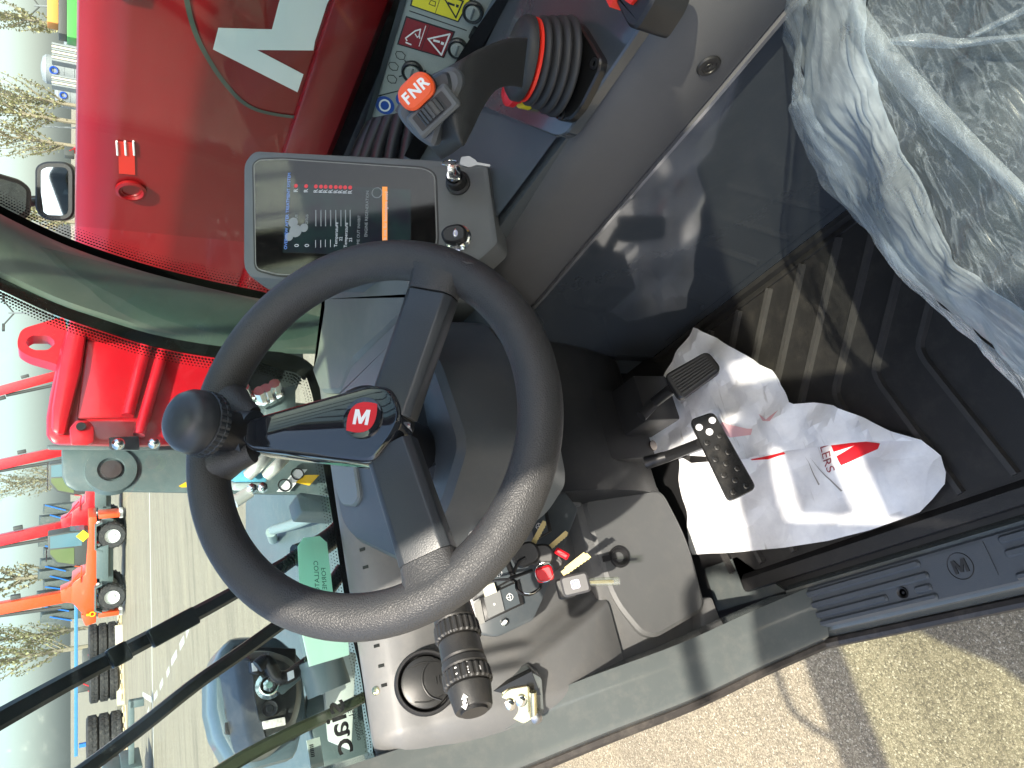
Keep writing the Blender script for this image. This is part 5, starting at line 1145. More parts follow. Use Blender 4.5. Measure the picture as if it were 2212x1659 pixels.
# dark machinery in the gap between cab and boom
eng = thing('hydraulic_bay', 'dark hydraulic machinery in the gap between cab and boom', 'machinery', (1.0, .6, -.3))
mb = MB(); mb.box((1.02, .4, .10), (.34, 2.2, .70)); mb.box((1.42, .4, .05), (.44, 3.6, .92)); part(eng, 'bay_cover', mb, mat('bay_black', (.010, .011, .012), .5, dust=.15), bevel=.02)
random.seed(4)
for k in range(7):
    x = .92+.03*k; a = V((x, .2+.1*k, .46)); mb = MB(); mb.tube(arc([a, a+V((.02, .25, .05)), a+V((.06, .5, .03)), a+V((.10, .8, -.05))], 5), .014, 10); part(eng, 'hydraulic_hose', mb, BLACK)

# ================================================================ boom head in front of the windscreen
bh = thing('boom_head', 'bright red boom head with lifting eye ahead of the windscreen', 'boom head', (1.2, 2.2, .5))
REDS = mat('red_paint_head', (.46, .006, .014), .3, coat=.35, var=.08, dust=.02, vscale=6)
def yp(pts, Y): return [(lambda q: (q.x, q.z))(at(*p, Y=Y)) for p in pts]
def slab(pts, Y, depth, name, mt, parent, bev=.006, **k):
    mb = MB(); L = yp(pts, Y); k_ = .42 if parent.name in ('boom_head', 'carriage', 'coupling_block') else 0; M = Matrix(((1, 0, k_, 0), (0, 0, 1, Y), (0, 1, 0, 0), (0, 0, 0, 1))); mb.prism(L, 0, depth, M); return part(parent, name, mb, mt, bevel=bev, **k)
slab([(152, 600), (150, 690), (128, 762), (108, 850), (100, 900), (100, 940), (112, 962), (300, 966), (480, 960), (560, 780), (580, 560)], 2.10, .45, 'head_casting', REDS, bh, .018)
slab([(152, 680), (130, 770), (112, 880), (110, 935), (140, 945), (176, 800), (192, 690)], 2.06, .06, 'rolled_edge', REDS, bh, .015)
slab([(196, 686), (178, 800), (166, 905), (275, 903), (285, 860), (300, 780), (312, 720)], 2.085, .03, 'web_plate', REDS, bh, .006)
for a, b in (((276, 898), (318, 735)), ((300, 940), (352, 758))):
    mb = MB(); mb.tube([at(a[0], a[1], Y=2.075), at(b[0], b[1], Y=2.075)], .016, 10); part(bh, 'weld_ridge', mb, REDS)
slab([(150, 925), (165, 908), (190, 908), (204, 922), (204, 955), (190, 962), (152, 962)], 1.98, .10, 'lug_bracket', REDS, bh, .005)
q = at(175, 922, Y=1.975); mb = MB(); mb.lathe([(.011, 0), (.011, .004), (0, .004)], 14, frame(q, (1, 0, 0), (0, -1, 0)), cap=False); part(bh, 'lug_hole', mb, BLKP)
q2 = [(38, 745), (46, 718), (140, 690), (146, 745), (132, 800), (118, 792), (62, 776), (40, 762)]
oo = round_poly(yp(q2, 2.2), .02, 4); ii = [(87, 745)]
hc = at(88, 747, Y=2.2); nO = len(oo); cen = V((hc.x, hc.z)); hole = []
for p in oo:
    d = (V(p)-cen); d.normalize(); hole.append((cen.x+d.x*.026*(1.0), cen.y+d.y*.034))
part(bh, 'lifting_eye', loop_frame(oo, hole, 0, .05, Matrix(((1, 0, 0, 0), (0, 0, 1, 2.18), (0, 1, 0, 0), (0, 0, 0, 1)))), REDS)
for p in [(256, 959), (333, 957)]:
    mb = MB(); q = at(*p, Y=2.02); mb.sphere(q, .016, 14, 8); part(bh, 'round_bolt', mb, CHROME)
slab([(236, 945), (300, 942), (302, 972), (238, 972)], 2.05, .04, 'black_bar', BLACK, bh, .003)
ca = thing('carriage', 'grey fork carriage plate in front of the boom head', 'carriage', (.9, 2.45, .2))
slab([(132, 966), (134, 1030), (142, 1050), (164, 1062), (420, 1066), (720, 1072), (735, 1000), (740, 880), (560, 860), (300, 966)], 2.40, .16, 'carriage_plate', GREYM, ca, .012)
slab([(100, 962), (104, 972), (300, 974), (345, 972), (345, 962)], 2.34, .06, 'edge_strip', GREYM, ca, .004)
q = at(240, 1017, Y=2.40); mb = MB(); M = frame(q, (1, 0, 0), (0, -1, 0)); mb.lathe([(.075, -.01), (.070, .012), (.045, .014), (.038, .014), (.034, .004), (0, .004)], 32, M, cap=False); part(ca, 'pivot_boss', mb, GREYM)
mb = MB(); mb.lathe([(.030, .004), (.028, .016), (0, .017)], 24, M, cap=False); part(ca, 'pivot_cap', mb, mat('dull_steel', (.10, .09, .09), .45, metal=.6))
def plate(pts, Y, mt, name, parent): return slab(pts, Y, .003, name, mt, parent, 0, smooth=False)
plate([(386, 1050), (415, 1034), (415, 1052), (392, 1053)], 2.395, mat('amber_print', (.78, .48, .02), .4), 'warning_sticker', ca)
plate([(598, 1062), (640, 1014), (664, 1014), (625, 1062)], 2.38, WHITEP, 'pictogram_sticker', ca); plate([(638, 1042), (660, 1026), (690, 1026), (668, 1049)], 2.375, MATS['amber_print'], 'warning_sticker', ca)
for p in [(615, 1048), (643, 1024)]:
    mb = MB(); mb.torus(.020, .0025, 22, 5, frame(at(*p, Y=2.377), (1, 0, 0), (0, -1, 0))); part(ca, 'pictogram_ring', mb, BLKP)
slab([(500, 700), (480, 790), (470, 850), (625, 880), (660, 800), (650, 700)], 2.2, .2, 'cavity_shade', mat('cavity_dark', (.02, .026, .026), .5), ca, .01)  # dark slab; the shade of an open cavity is put into its colour
slab([(570, 900), (572, 845), (640, 830), (640, 900)], 2.1, .08, 'valve_body', GREYM, ca, .008)
for p in [(535, 858), (568, 866), (582, 860), (600, 850)]:
    q = at(*p, Y=2.08); mb = MB(); mb.tube([q, q+V((.01, -.05, .02))], .017, 8); mb.lathe([(.024, -.01), (.024, .012), (.018, .014)], 6, frame(q, (1, 0, 0), (0, -1, .3))); part(ca, 'steel_fitting', mb, CHROME)
cb = thing('coupling_block', 'blue hydraulic coupling block with silver hoses ahead of the windscreen', 'coupling', at(545, 1020, Y=2.15))
slab([(508, 1018), (520, 1010), (575, 1024), (578, 1042), (505, 1042)], 2.12, .08, 'block', mat('coupling_blue', (.10, .35, .48), .35, dust=.1), cb, .006)
slab([(506, 1043), (580, 1043), (570, 1062), (502, 1060)], 2.11, .09, 'block_base', mat('pale_metal', (.42, .48, .46), .4, metal=.3), cb, .006)
for a, b in (((535, 1028), (590, 972)), ((575, 1028), (622, 980))):
    mb = MB(); mb.tube(arc([at(*a, Y=2.10), at((a[0]+b[0])/2, (a[1]+b[1])/2+2, Y=2.08), at(*b, Y=2.16)], 6), .017, 14); part(cb, 'silver_hose', mb, mat('silver_sleeve', (.62, .63, .6), .35, metal=.5) if 'silver_sleeve' not in MATS else MATS['silver_sleeve'])
for p in [(545, 1058), (568, 1056)]:
    q = at(*p, Y=2.09); mb = MB(); mb.lathe([(.014, 0), (.014, .02), (.010, .022)], 6, frame(q, (1, 0, 0), (0, -1, .2))); part(cb, 'steel_fitting', mb, CHROME)
mb = MB(); mb.tube([at(540, 1062, Y=2.1), at(505, 1085, Y=2.1)], .018, 12); part(cb, 'silver_hose', mb, MATS['silver_sleeve'])

# ================================================================ front chassis and fender ahead of the windscreen
ch = thing('front_chassis', 'grey green front chassis beams below the windscreen', 'chassis', (.5, 2.0, -.6))
def beam(pts, Z, h, name, mt=GREYM, bev=.01):
    q = [at(*p, Z=Z) for p in pts]; mb = MB(); mb.prism([(p.x, p.y) for p in q], Z-h, Z); part(ch, name, mb, mt, bevel=bev)
beam([(530, 1085), (545, 1062), (720, 1062), (760, 1190), (760, 1330), (700, 1330), (560, 1330), (530, 1250)], .22, .5, 'front_box')
beam([(610, 1290), (600, 1340), (560, 1420), (480, 1620), (560, 1659), (720, 1720), (840, 1720), (830, 1600), (790, 1400), (760, 1280)], .10, .35, 'front_deck')
mb = MB(); mb.tube(arc([at(590, 1145, Z=.30), at(640, 1130, Z=.32), at(690, 1108, Z=.32), at(740, 1080, Z=.28)], 5), .020, 10); part(ch, 'guard_rail', mb, mat('pale_green_paint', (.22, .29, .28), .4))
mb = MB(); mb.tube([at(585, 1150, Z=.30), at(590, 1166, Z=.24)], .022, 10); part(ch, 'rail_foot', mb, MATS['pale_green_paint'])
slab([(640, 1068), (650, 1062), (735, 1075), (735, 1110), (650, 1105)], 1.9, .1, 'hinge_bar', GREYM, ch, .008)
mb = MB(); mb.tube([at(690, 1420, Y=1.62), at(712, 1492, Y=1.62)], .045, 20); part(ch, 'tube_socket', mb, mat('socket_paint', (.15, .19, .185), .35))
slab([(665, 1500), (660, 1540), (700, 1659), (800, 1659), (780, 1500)], 1.9, .03, 'deck_plate', mat('dark_green_paint', (.06, .085, .085), .4), ch, .004)
slab([(715, 1400), (700, 1480), (712, 1600), (760, 1620), (770, 1410)], 1.8, .02, 'pale_bracket', mat('pale_bracket_paint', (.45, .48, .44), .45), ch, .004)
fe = thing('fender', 'grey front fender with black slotted backing round the lamp', 'fender', at(560, 1520, Y=1.9))
fpts = [(498, 1375), (474, 1405), (463, 1460), (464, 1530), (478, 1590), (505, 1640), (545, 1665), (640, 1640), (665, 1540), (655, 1420), (600, 1372)]
slab(fpts, 1.86, .22, 'fender_shell', mat('fender_paint', (.055, .085, .10), .35, coat=.3, dust=.05), fe, .02)
slab([(505, 1395), (487, 1420), (482, 1470), (490, 1550), (512, 1590), (640, 1600), (640, 1400)], 1.845, .02, 'black_backing', mat('backing_black', (.012, .014, .015), .4), fe, .004)
for y in (1432, 1472, 1516, 1560):
    slab([(486, y), (486, y+26), (510, y+30), (510, y+3)], 1.838, .008, 'backing_rib', BLACK, fe, .002)
la_ = thing('work_lamp', 'dark moulded headlamp housing seen from behind with bolt and cable', 'lamp', at(575, 1510, Y=1.75))
lp_ = [(512, 1420), (530, 1400), (590, 1394), (640, 1412), (664, 1450), (666, 1510), (650, 1570), (610, 1620), (560, 1627), (545, 1600), (525, 1500)]
LAMP = mat('lamp_plastic', (.026, .028, .027), .3, grain=.1, dust=.12)
M = Matrix(((1, 0, 0, 0), (0, 0, 1, 1.68), (0, 1, 0, 0), (0, 0, 0, 1))); hp_ = round_poly(yp(lp_, 1.68), .03, 5)
mb = MB(); mb.loft([[(x, y, .16) for x, y in offset_poly(hp_, .012)], [(x, y, .06) for x, y in hp_], [(x, y, .02) for x, y in offset_poly(hp_, -.008)], [(x, y, .0) for x, y in offset_poly(hp_, -.024)]], M); part(la_, 'housing', mb, LAMP, angle=50)
mb = MB(); mb.prism(round_poly(yp([(545, 1455), (612, 1455), (618, 1530), (612, 1558), (560, 1562), (548, 1500)], 1.68), .01), -.006, .01, M, inset=.003, iz=.003); part(la_, 'rear_cover', mb, LAMP)
def lathe_at(p, Y, prof_, name, mt, seg=28): mb = MB(); mb.lathe(prof_, seg, frame(at(*p, Y=Y), (1, 0, 0), (0, -1, .15)), cap=False); part(la_, name, mb, mt)
lathe_at((581, 1481), 1.668, [(.028, 0), (.027, .004), (.020, .005), (.018, .012), (.017, .012)], 'washer', CHROME); lathe_at((581, 1481), 1.655, [(.013, 0), (.013, .010), (.007, .011), (.007, .018), (0, .018)], 'hex_nut', CHROME, 6)
lathe_at((583, 1531), 1.668, [(.016, 0), (.015, .004), (.010, .002), (.008, .002), (.006, .004), (0, .004)], 'round_plug', BLACK)
slab([(540, 1428), (543, 1452), (560, 1458), (562, 1424)], 1.655, .03, 'plug_socket', BLACK, la_, .003); slab([(544, 1432), (546, 1450), (556, 1449), (554, 1430)], 1.650, .006, 'white_label', WHITEP, la_, 0)
slab([(567, 1558), (570, 1576), (618, 1566), (616, 1548)], 1.66, .01, 'reflector', mat('reflector_clear', (.55, .52, .48), .15, var=.35, vscale=160), la_, .002)
P = arc([at(*p, Y=1.63) for p in [(556, 1440), (575, 1425), (585, 1440), (598, 1462), (622, 1462), (645, 1445), (670, 1428)]], 8); mb = MB(); mb.tube(P, .011, 10)
for i in range(0, len(P)-1): mb.tube([P[i], P[i].lerp(P[i+1], .5)], .014, 10)
part(la_, 'corrugated_cable', mb, BLACK)
slab([(622, 1452), (624, 1470), (636, 1464), (634, 1447)], 1.61, .01, 'cable_label', WHITEP, la_, 0)
slab([(590, 1490), (648, 1450), (656, 1462), (612, 1500)], 1.66, .012, 'bracket_strap', GREYM, la_, .003)

# ================================================================ mirrors beyond the boom
MIRG = mat('mirror_glass', (.62, .66, .64), .03, metal=1)
def mirror(label, pts, Y, nrm, tilt):
    cx = sum(p[0] for p in pts)/len(pts); cy = sum(p[1] for p in pts)/len(pts); o = at(cx, cy, Y=Y); n = V(nrm).normalized(); M = frame(o, (1, 0, 0), n); L = round_poly([lp(M, *p, n, o) for p in pts], .03, 5)
    t = thing('rear_mirror', label, 'mirror', o, 'mirrors on the right side'); mb = MB(); mb.prism(offset_poly(L, .012), -.05, .004, M, inset=.006, iz=.006); part(t, 'housing', mb, BLACK)
    mb = MB(); mb.prism(offset_poly(L, -.006), .003, .0055, M); part(t, 'mirror_glass', mb, MIRG, smooth=False); return t, o
t1, o1 = mirror('square black framed rear view mirror just above the red boom', [(85, 365), (100, 357), (152, 357), (152, 470), (100, 468), (85, 452)], 2.3, (-.62, -.76, .20), 0)
t2, o2 = mirror('upper mirror at the picture edge showing tan ground', [(-60, 365), (-60, 470), (40, 470), (58, 460), (60, 410), (42, 395)], 2.25, (-.32, -.83, -.45), 0)
mb = MB(); mb.tube([at(60, 438, Y=2.36), at(84, 436, Y=2.36)], .014, 10); mb.tube([at(60, 438, Y=2.36), at(20, 430, Y=2.42), at(150, 430, Y=2.45)], .012, 8); part(t1, 'mirror_arm', mb, BLACK)
# ================================================================ yard: painted lines
LINE = mat('road_paint', (.46, .45, .40), .7, var=.15, vscale=30)
def gl(x, y): return at(x, y, Z=GZ+.004)
def painted(a, b, w, name, label):
    A = gl(*a); B = gl(*b); d = (B-A).normalized(); s = V((-d.y, d.x, 0))*w/2; mb = MB(); mb.add([tuple(A+s), tuple(B+s), tuple(B-s), tuple(A-s)], [(0, 1, 2, 3)]); return mb
pl_ = thing('painted_line', 'thin faded white line painted across the yard', 'line', gl(327, 1300)); pl_['kind'] = 'structure'
part(pl_, 'line', painted((322, 1020), (333, 1720), .22, '', ''), LINE, smooth=False)
dl_ = thing('dashed_line', 'worn white dashes painted on the yard ahead', 'line', gl(370, 1430)); dl_['kind'] = 'structure'
for a, b in (((412, 1338), (402, 1372)), ((398, 1380), (388, 1398)), ((382, 1410), (370, 1432)), ((366, 1445), (360, 1458)), ((352, 1470), (345, 1486)), ((340, 1496), (333, 1508)), ((322, 1530), (318, 1545)), ((308, 1500), (328, 1512))):
    part(dl_, 'dash', painted(a, b, .16, '', ''), LINE, smooth=False)

# ================================================================ parked rotating telehandlers
TYRE = mat('tyre_rubber', (.022, .022, .023), .7, grain=.6, gscale=40, dust=.25, vscale=2)
RIMW = mat('rim_white', (.62, .63, .60), .4); FARG = mat('far_grey', (.085, .12, .12), .5, dust=.15, vscale=2); CABG = mat('cab_grey', (.06, .065, .062), .5)
FGL = mat('far_glass', (.10, .19, .23), .08, spec=.9); FGL2 = mat('far_glass_olive', (.12, .16, .07), .1, spec=.9); YEL = mat('hook_yellow', (.8, .42, .01), .4)
def yz(poly, x0, x1, mb=None):
    mb = mb or MB(); mb.prism(poly, x0, x1, Matrix(((1, 0, 0, 0), (0, 0, 1, 0), (0, 1, 0, 0), (0, 0, 0, 1)))); return mb   # poly is (x, z), extruded along y
def wheel_mb(r, w):
    mb = MB(); mb.lathe([(r*.55, -w/2), (r*.9, -w/2), (r, -w*.3), (r, w*.3), (r*.9, w/2), (r*.55, w/2)], 28, None, cap=False); 
    for k in range(18):
        for s in (-1, 1): mb.box((r*1.01, 0, s*w*.22), (r*.05, r*.12, w*.42), Matrix.Rotation(2*pi*(k+.25*s)/18, 4, 'Z'))
    return mb
WHEEL = mesh_from(wheel_mb(.62, .42), 'tyre', TYRE); HUBM = MB(); HUBM.lathe([(.34, -.215), (.33, -.10), (.12, -.06), (.12, -.16), (0, -.16)], 24, None, cap=False); HUBM.lathe([(.34, .215), (.33, .10), (.12, .06), (.12, .16), (0, .16)], 24, None, cap=False); HUBME = mesh_from(HUBM, 'rim', RIMW)
def roto(paint, label, loc, rz, tilt, cage=False):
    t = thing('telehandler', label, 'telehandler', (0, 0, 0), 'rotating telehandlers parked across the yard')
    part(t, 'chassis', yz([(-2.3, .55), (-2.45, .95), (-2.2, 1.15), (2.2, 1.15), (2.45, .95), (2.3, .55)], -.75, .75), FARG, bevel=.03)
    for x in (-1.55, 1.55):
        for y in (-.95, .95):
            o = bpy.data.objects.new('wheel', WHEEL); COL.objects.link(o); o.parent = t; o.location = (x, y, .62); o.rotation_euler = (pi/2, 0, 0)
            h = bpy.data.objects.new('rim', HUBME); COL.objects.link(h); h.parent = o
    for x in (-1.55, 1.55): part(t, 'mudguard', yz([(x-.75, 1.05), (x-.6, 1.38), (x+.6, 1.38), (x+.75, 1.05), (x+.68, 1.05), (x+.55, 1.3), (x-.55, 1.3), (x-.68, 1.05)], -1.2, -.7), FARG)
    for x in (-2.5, 2.5):
        mb = MB(); mb.box((x, -.45, .75), (.22, .9, .9)); part(t, 'stabiliser_leg', mb, paint, bevel=.02); mb = MB(); mb.box((x, -.45, .22), (.40, .55, .16)); part(t, 'stabiliser_foot', mb, RIMW, bevel=.02)
    mb = yz([(-.6, .78), (-.5, 1.3), (1.0, 1.3), (1.15, .78)], -1.18, -.8); part(t, 'tool_box', mb, FARG, bevel=.03)
    part(t, 'turret', yz([(-2.4, 1.25), (-2.5, 1.75), (-1.6, 2.35), (-.7, 2.3), (-.3, 1.75), (1.9, 1.62), (2.5, 1.62), (2.5, 1.28)], -.85, .9), paint, bevel=.04)
    part(t, 'counterweight', yz([(-2.9, 1.28), (-3.0, 1.75), (-2.4, 1.95), (-2.3, 1.28)], -.8, .9), paint, bevel=.08)
    mb = MB(); mb.lathe([(.55, 1.1), (.55, 1.3)], 24); part(t, 'slew_ring', mb, CABG)
    # cab
    prof_c = [(.15, 1.62), (.1, 2.2), (.35, 2.95), (.8, 3.28), (1.75, 3.3), (1.85, 2.4), (1.85, 1.62)]
    part(t, 'cab_shell', yz(prof_c, -.80, .1), CABG, bevel=.04)
    part(t, 'cab_window', yz([(.22, 2.22), (.42, 2.9), (.86, 3.2), (1.05, 3.2), (1.05, 2.22)], -.815, -.79), FGL2); part(t, 'cab_window', yz([(1.12, 1.9), (1.12, 3.2), (1.70, 3.2), (1.78, 2.4), (1.78, 1.9)], -.815, -.79), FGL)
    mb = MB(); mb.hexa([(1.86, -.76, 1.8), (1.86, .06, 1.8), (1.87, .06, 2.4), (1.87, -.76, 2.4)], [(1.88, -.76, 1.8), (1.88, .06, 1.8), (1.88, .06, 2.4), (1.88, -.76, 2.4)]); part(t, 'windscreen', mb, FGL)
    for k in range(7 if cage else 3): mb = MB(); mb.tube([(.5+.2*k, -.82, 3.36), (.5+.2*k, .1, 3.36)], .02, 6); part(t, 'guard_bar', mb, BLACK)
    mb = MB(); mb.box((1.6, -.83, 1.85), (.42, .02, .42), Matrix.Translation((1.6, -.83, 1.85)) @ Matrix.Rotation(radians(45), 4, 'Y') @ Matrix.Translation((-1.6, .83, -1.85))); part(t, 'yellow_sign', mb, mat('far_yellow', (.8, .68, .02), .5) if 'far_yellow' not in MATS else MATS['far_yellow'])
    # boom, raised
    part(t, 'boom_foot', yz([(-2.1, 1.7), (-1.75, 2.75), (-1.2, 2.8), (-.75, 1.7)], -.35, .45), paint, bevel=.03)
    B0 = V((-1.6, .05, 2.2)); d = V((sin(radians(tilt)), 0, cos(radians(tilt)))); M = frame(B0, (0, 1, 0), d)
    for k, (w, z0, z1) in enumerate(((.27, -.3, 4.2), (.22, 4.0, 8.0), (.17, 7.9, 13))):
        mb = MB(); mb.box((0, 0, (z0+z1)/2), (w*1.6, w*2, z1-z0), M); part(t, 'boom_section', mb, paint, bevel=.03)
    mb = MB(); mb.box((.0, .42, 3.9), (.30, .22, .5), M); mb.box((.0, -.42, 2.4), (.25, .18, .4), M); part(t, 'boom_bracket', mb, CABG, bevel=.02)
    mb = MB(); mb.tube([M @ V((.0, .55, .6)), M @ V((.0, .34, 3.6))], .09, 10); part(t, 'lift_cylinder', mb, CABG)
    mb = MB(); mb.tube([(-.7, -.88, 1.95), (-.4, -.9, 1.95), (.1, -.9, 1.9), (.15, -.9, 2.2)], .03, 6); mb.tube([(-1.0, -.88, 2.6), (-.2, -.9, 2.0)], .03, 6); part(t, 'hand_rail', mb, paint)
    mb = MB(); mb.torus(.11, .035, 16, 6, Matrix.Translation((-2.35, -.95, 1.45)) @ Matrix.Rotation(pi/2, 4, 'X')); mb.box((-2.35, -.95, 1.62), (.1, .08, .18)); part(t, 'yellow_hook', mb, YEL)
    for x in (-.9, 1.1, 2.2): mb = MB(); mb.sphere((x, -.9, 1.2), .1, 10, 6); part(t, 'marker_lamp', mb, RIMW)
    t.location = loc; t.rotation_euler = (0, 0, rz); t.scale = (.82, .82, .82); return t
OPAINT = mat('orange_paint', (.75, .075, .012), .35, coat=.4, dust=.06, vscale=2); RPAINT = mat('far_red', (.50, .010, .016), .35, coat=.4, dust=.06, vscale=2)
CR = atan2(-sin(YAW), cos(YAW))
def spot(x, y): q = at(x, y, Z=GZ); return (q.x, q.y, GZ)
roto(OPAINT, 'orange rotating telehandler with yellow hooks and raised boom across the yard', spot(270, 1205), CR-.12, -4)
roto(RPAINT, 'red rotating telehandler parked right next to the orange one', spot(264, 1060), CR-.10, -9, True)
roto(RPAINT, 'red rotating telehandler whose boom rises right of the grey carriage', spot(256, 905), CR-.08, -12)
roto(RPAINT, 'red rotating telehandler mostly hidden behind the red boom head', spot(250, 745), CR-.05, -18)
nt_ = thing('telehandler', 'red and grey machine front cut off at the lower left picture edge', 'telehandler', spot(330, 1650))
NQ = at(330, 1665, Z=GZ); NM = Matrix.Translation(NQ) @ Matrix.Rotation(CR, 4, 'Z')
mb = MB(); mb.box((-.3, 0, .55), (1.6, 1.2, .5), NM); part(nt_, 'chassis', mb, FARG, bevel=.03)
mb = MB(); mb.box((.05, -.1, 1.0), (.8, 1.0, .45), NM); part(nt_, 'front_box', mb, GREYM, bevel=.03)
mb = MB(); mb.box((-.6, .2, 1.5), (1.2, 1.2, .22), NM); part(nt_, 'red_body', mb, RPAINT, bevel=.03)
mb = MB(); mb.hexa([(-1.2, -.4, 1.6), (.0, -.4, 1.6), (.0, .5, 1.6), (-1.2, .5, 1.6)], [(-1.2, -.4, 2.4), (-.5, -.4, 2.4), (-.5, .5, 2.4), (-1.2, .5, 2.4)], NM); part(nt_, 'cab', mb, FGL, bevel=.03)
mb = MB(); mb.box((.0, -.2, 2.3), (.14, .1, .24), NM); mb.tube([NM @ V((-.2, -.2, 2.2)), NM @ V((0, -.2, 2.2))], .02, 6); part(nt_, 'mirror', mb, BLACK)
mb = MB(); mb.box((1.1, -.3, .55), (2.2, .18, .14), NM); mb.box((2.1, -.3, .42), (.2, .18, .35), NM); part(nt_, 'tow_bar', mb, FARG, bevel=.02)
for x in (-.9, ):
    mb = MB(); mb.tube([NM @ V((x, -.8, .5)), NM @ V((x, -.4, .5))], .5, 24); part(nt_, 'tyre', mb, TYRE)

# stack of wrapped dark parts and blue bars behind the telehandlers
st_ = thing('pallet_stack', 'dark grey stacked buckets with blue bars behind the telehandlers', 'stack', spot(225, 1205)); q = at(225, 1205, Z=GZ); q = EYE+(q-EYE)*1.15; SMx = Matrix.Translation((q.x, q.y, GZ)) @ Matrix.Rotation(CR, 4, 'Z')
random.seed(7)
for k in range(11):
    mb = MB(); x = -4.4+.8*k; h = 3.6+random.random()*.7; mb.hexa([(x, 0, 0), (x+.74, 0, 0), (x+.74, 1.2, 0), (x, 1.2, 0)], [(x+.1, .1, h), (x+.66, .1, h-.15), (x+.66, 1.1, h), (x+.06, 1.1, h)], SMx); part(st_, 'bucket', mb, mat('bucket_grey', (.055, .07, .065), .6, dust=.2, vscale=1) if 'bucket_grey' not in MATS else MATS['bucket_grey'], bevel=.03)
BLU = mat('blue_bar', (.02, .16, .55), .4)
for k in range(12):
    mb = MB(); x = -4.4+.75*k; mb.tube([SMx @ V((x, -.1, 1.8+.2*(k % 3))), SMx @ V((x+.5, -.1, 3.2+.3*(k % 2)))], .05, 6); part(st_, 'blue_bar', mb, BLU)

# tyre stacks on pallets
def tyre_mb(R, w):
    mb = MB(); mb.lathe([(R*.45, 0), (R*.5, -w*.5), (R*.9, -w*.5), (R, -w*.36), (R, w*.36), (R*.9, w*.5), (R*.5, w*.5), (R*.45, 0)], 40, None, cap=False)
    for k in range(24):
        for s in (-1, 1): mb.box((R*1.005, 0, s*w*.19), (R*.035, R*.20, w*.30), Matrix.Rotation(2*pi*(k+.25*s)/24, 4, 'Z') @ Matrix.Rotation(.25*s, 4, 'X'))
    return mb
TY = mesh_from(tyre_mb(.88, .42), 'tyre', TYRE)
def tyre_stack(x, y, n, label, sc_=1.0, far=1.0):
    q = at(x, y, Z=GZ); q = EYE+(q-EYE)*far; t = thing('pallet', 'wooden pallet under '+label, 'pallet', (q.x, q.y, GZ), 'pallets under the tyre stacks')
    for k in range(5):
        mb = MB(); mb.box((q.x-.8+.4*k, q.y, GZ+.13), (.22, 1.7, .03)); part(t, 'plank', mb, mat('pallet_wood', (.62, .50, .32), .8) if 'pallet_wood' not in MATS else MATS['pallet_wood'])
    for k in range(3): mb = MB(); mb.box((q.x, q.y-.75+.75*k, GZ+.06), (1.9, .12, .10)); part(t, 'bearer', mb, MATS['pallet_wood'])
    for k in range(n):
        o = bpy.data.objects.new('tyre', TY); COL.objects.link(o); o.location = (q.x, q.y, GZ+.36+.43*k*sc_); o.scale = (sc_, sc_, sc_); o.rotation_euler = (0, 0, k*.3)
        o['label'] = 'large black tyre, '+('bottom', 'second from bottom', 'third from bottom', 'top')[k if k < n-1 else 3]+' of '+label; o['category'] = 'tyre'; o['group'] = 'tyres stacked in the yard'
tyre_stack(272, 1580, 3, 'the nearest stack in the yard', .98)
tyre_stack(266, 1466, 3, 'the middle stack in the yard', .85)
tyre_stack(262, 1378, 3, 'the stack beside the orange machine', .85)
mb = MB(); A = spot(274, 1700); B = spot(264, 1350); d = (V(B)-V(A)).normalized(); s = V((-d.y, d.x, 0)); mb.hexa([tuple(V(A)-s*.1), tuple(V(B)-s*.1), tuple(V(B)+s*.1), tuple(V(A)+s*.1)], [tuple(V(p)+V((0, 0, .28))) for p in (V(A)-s*.1, V(B)-s*.1, V(B)+s*.1, V(A)+s*.1)])
mb.v = [(x+d.y*1.2*-1*0, y, z) for x, y, z in mb.v]; solo('kerb', None, None, mb, mat('kerb_concrete', (.62, .58, .45), .8, var=.1), kind='structure', smooth=False)['label'] = 'pale concrete kerb in front of the tyres'
# blue beam behind the tyres
fbm = thing('blue_beam', 'long blue steel beam behind the tyre stacks', 'beam', spot(235, 1450)); q = at(245, 1440, Z=GZ); q = EYE+(q-EYE)*1.12; FBM = Matrix.Translation((q.x, q.y, GZ)) @ Matrix.Rotation(CR, 4, 'Z')
mb = MB(); mb.box((0, 0, 1.65), (9.5, .2, .18), FBM); part(fbm, 'beam', mb, mat('sky_blue_paint', (.05, .20, .42), .4), bevel=.02)
for x in (-4.2, 0, 4.2): mb = MB(); mb.box((x, 0, .75), (.2, .2, 1.5), FBM); part(fbm, 'trestle', mb, BLU)
# distant raised booms
def far_boom(x0, y0, x1, y1, D, label):
    t = thing('raised_boom', label, 'boom', at(x0, y0, Y=D), 'far raised booms'); a = at(x0, y0, Y=D); b = at(x1, y1, Y=D); mb = MB(); mb.tube([a, b], .35, 4); part(t, 'boom_arm', mb, RPAINT); mb = MB(); q = b; mb.box(q, (1.2, .6, .9)); part(t, 'boom_tip', mb, CABG, bevel=.1)
far_boom(215, 1492, 180, 1478, 75, 'short red raised boom above the tyres'); far_boom(205, 1425, 190, 1415, 80, 'short red raised boom below the trees'); far_boom(190, 310, 150, 330, 70, 'red raised boom beyond the main boom')

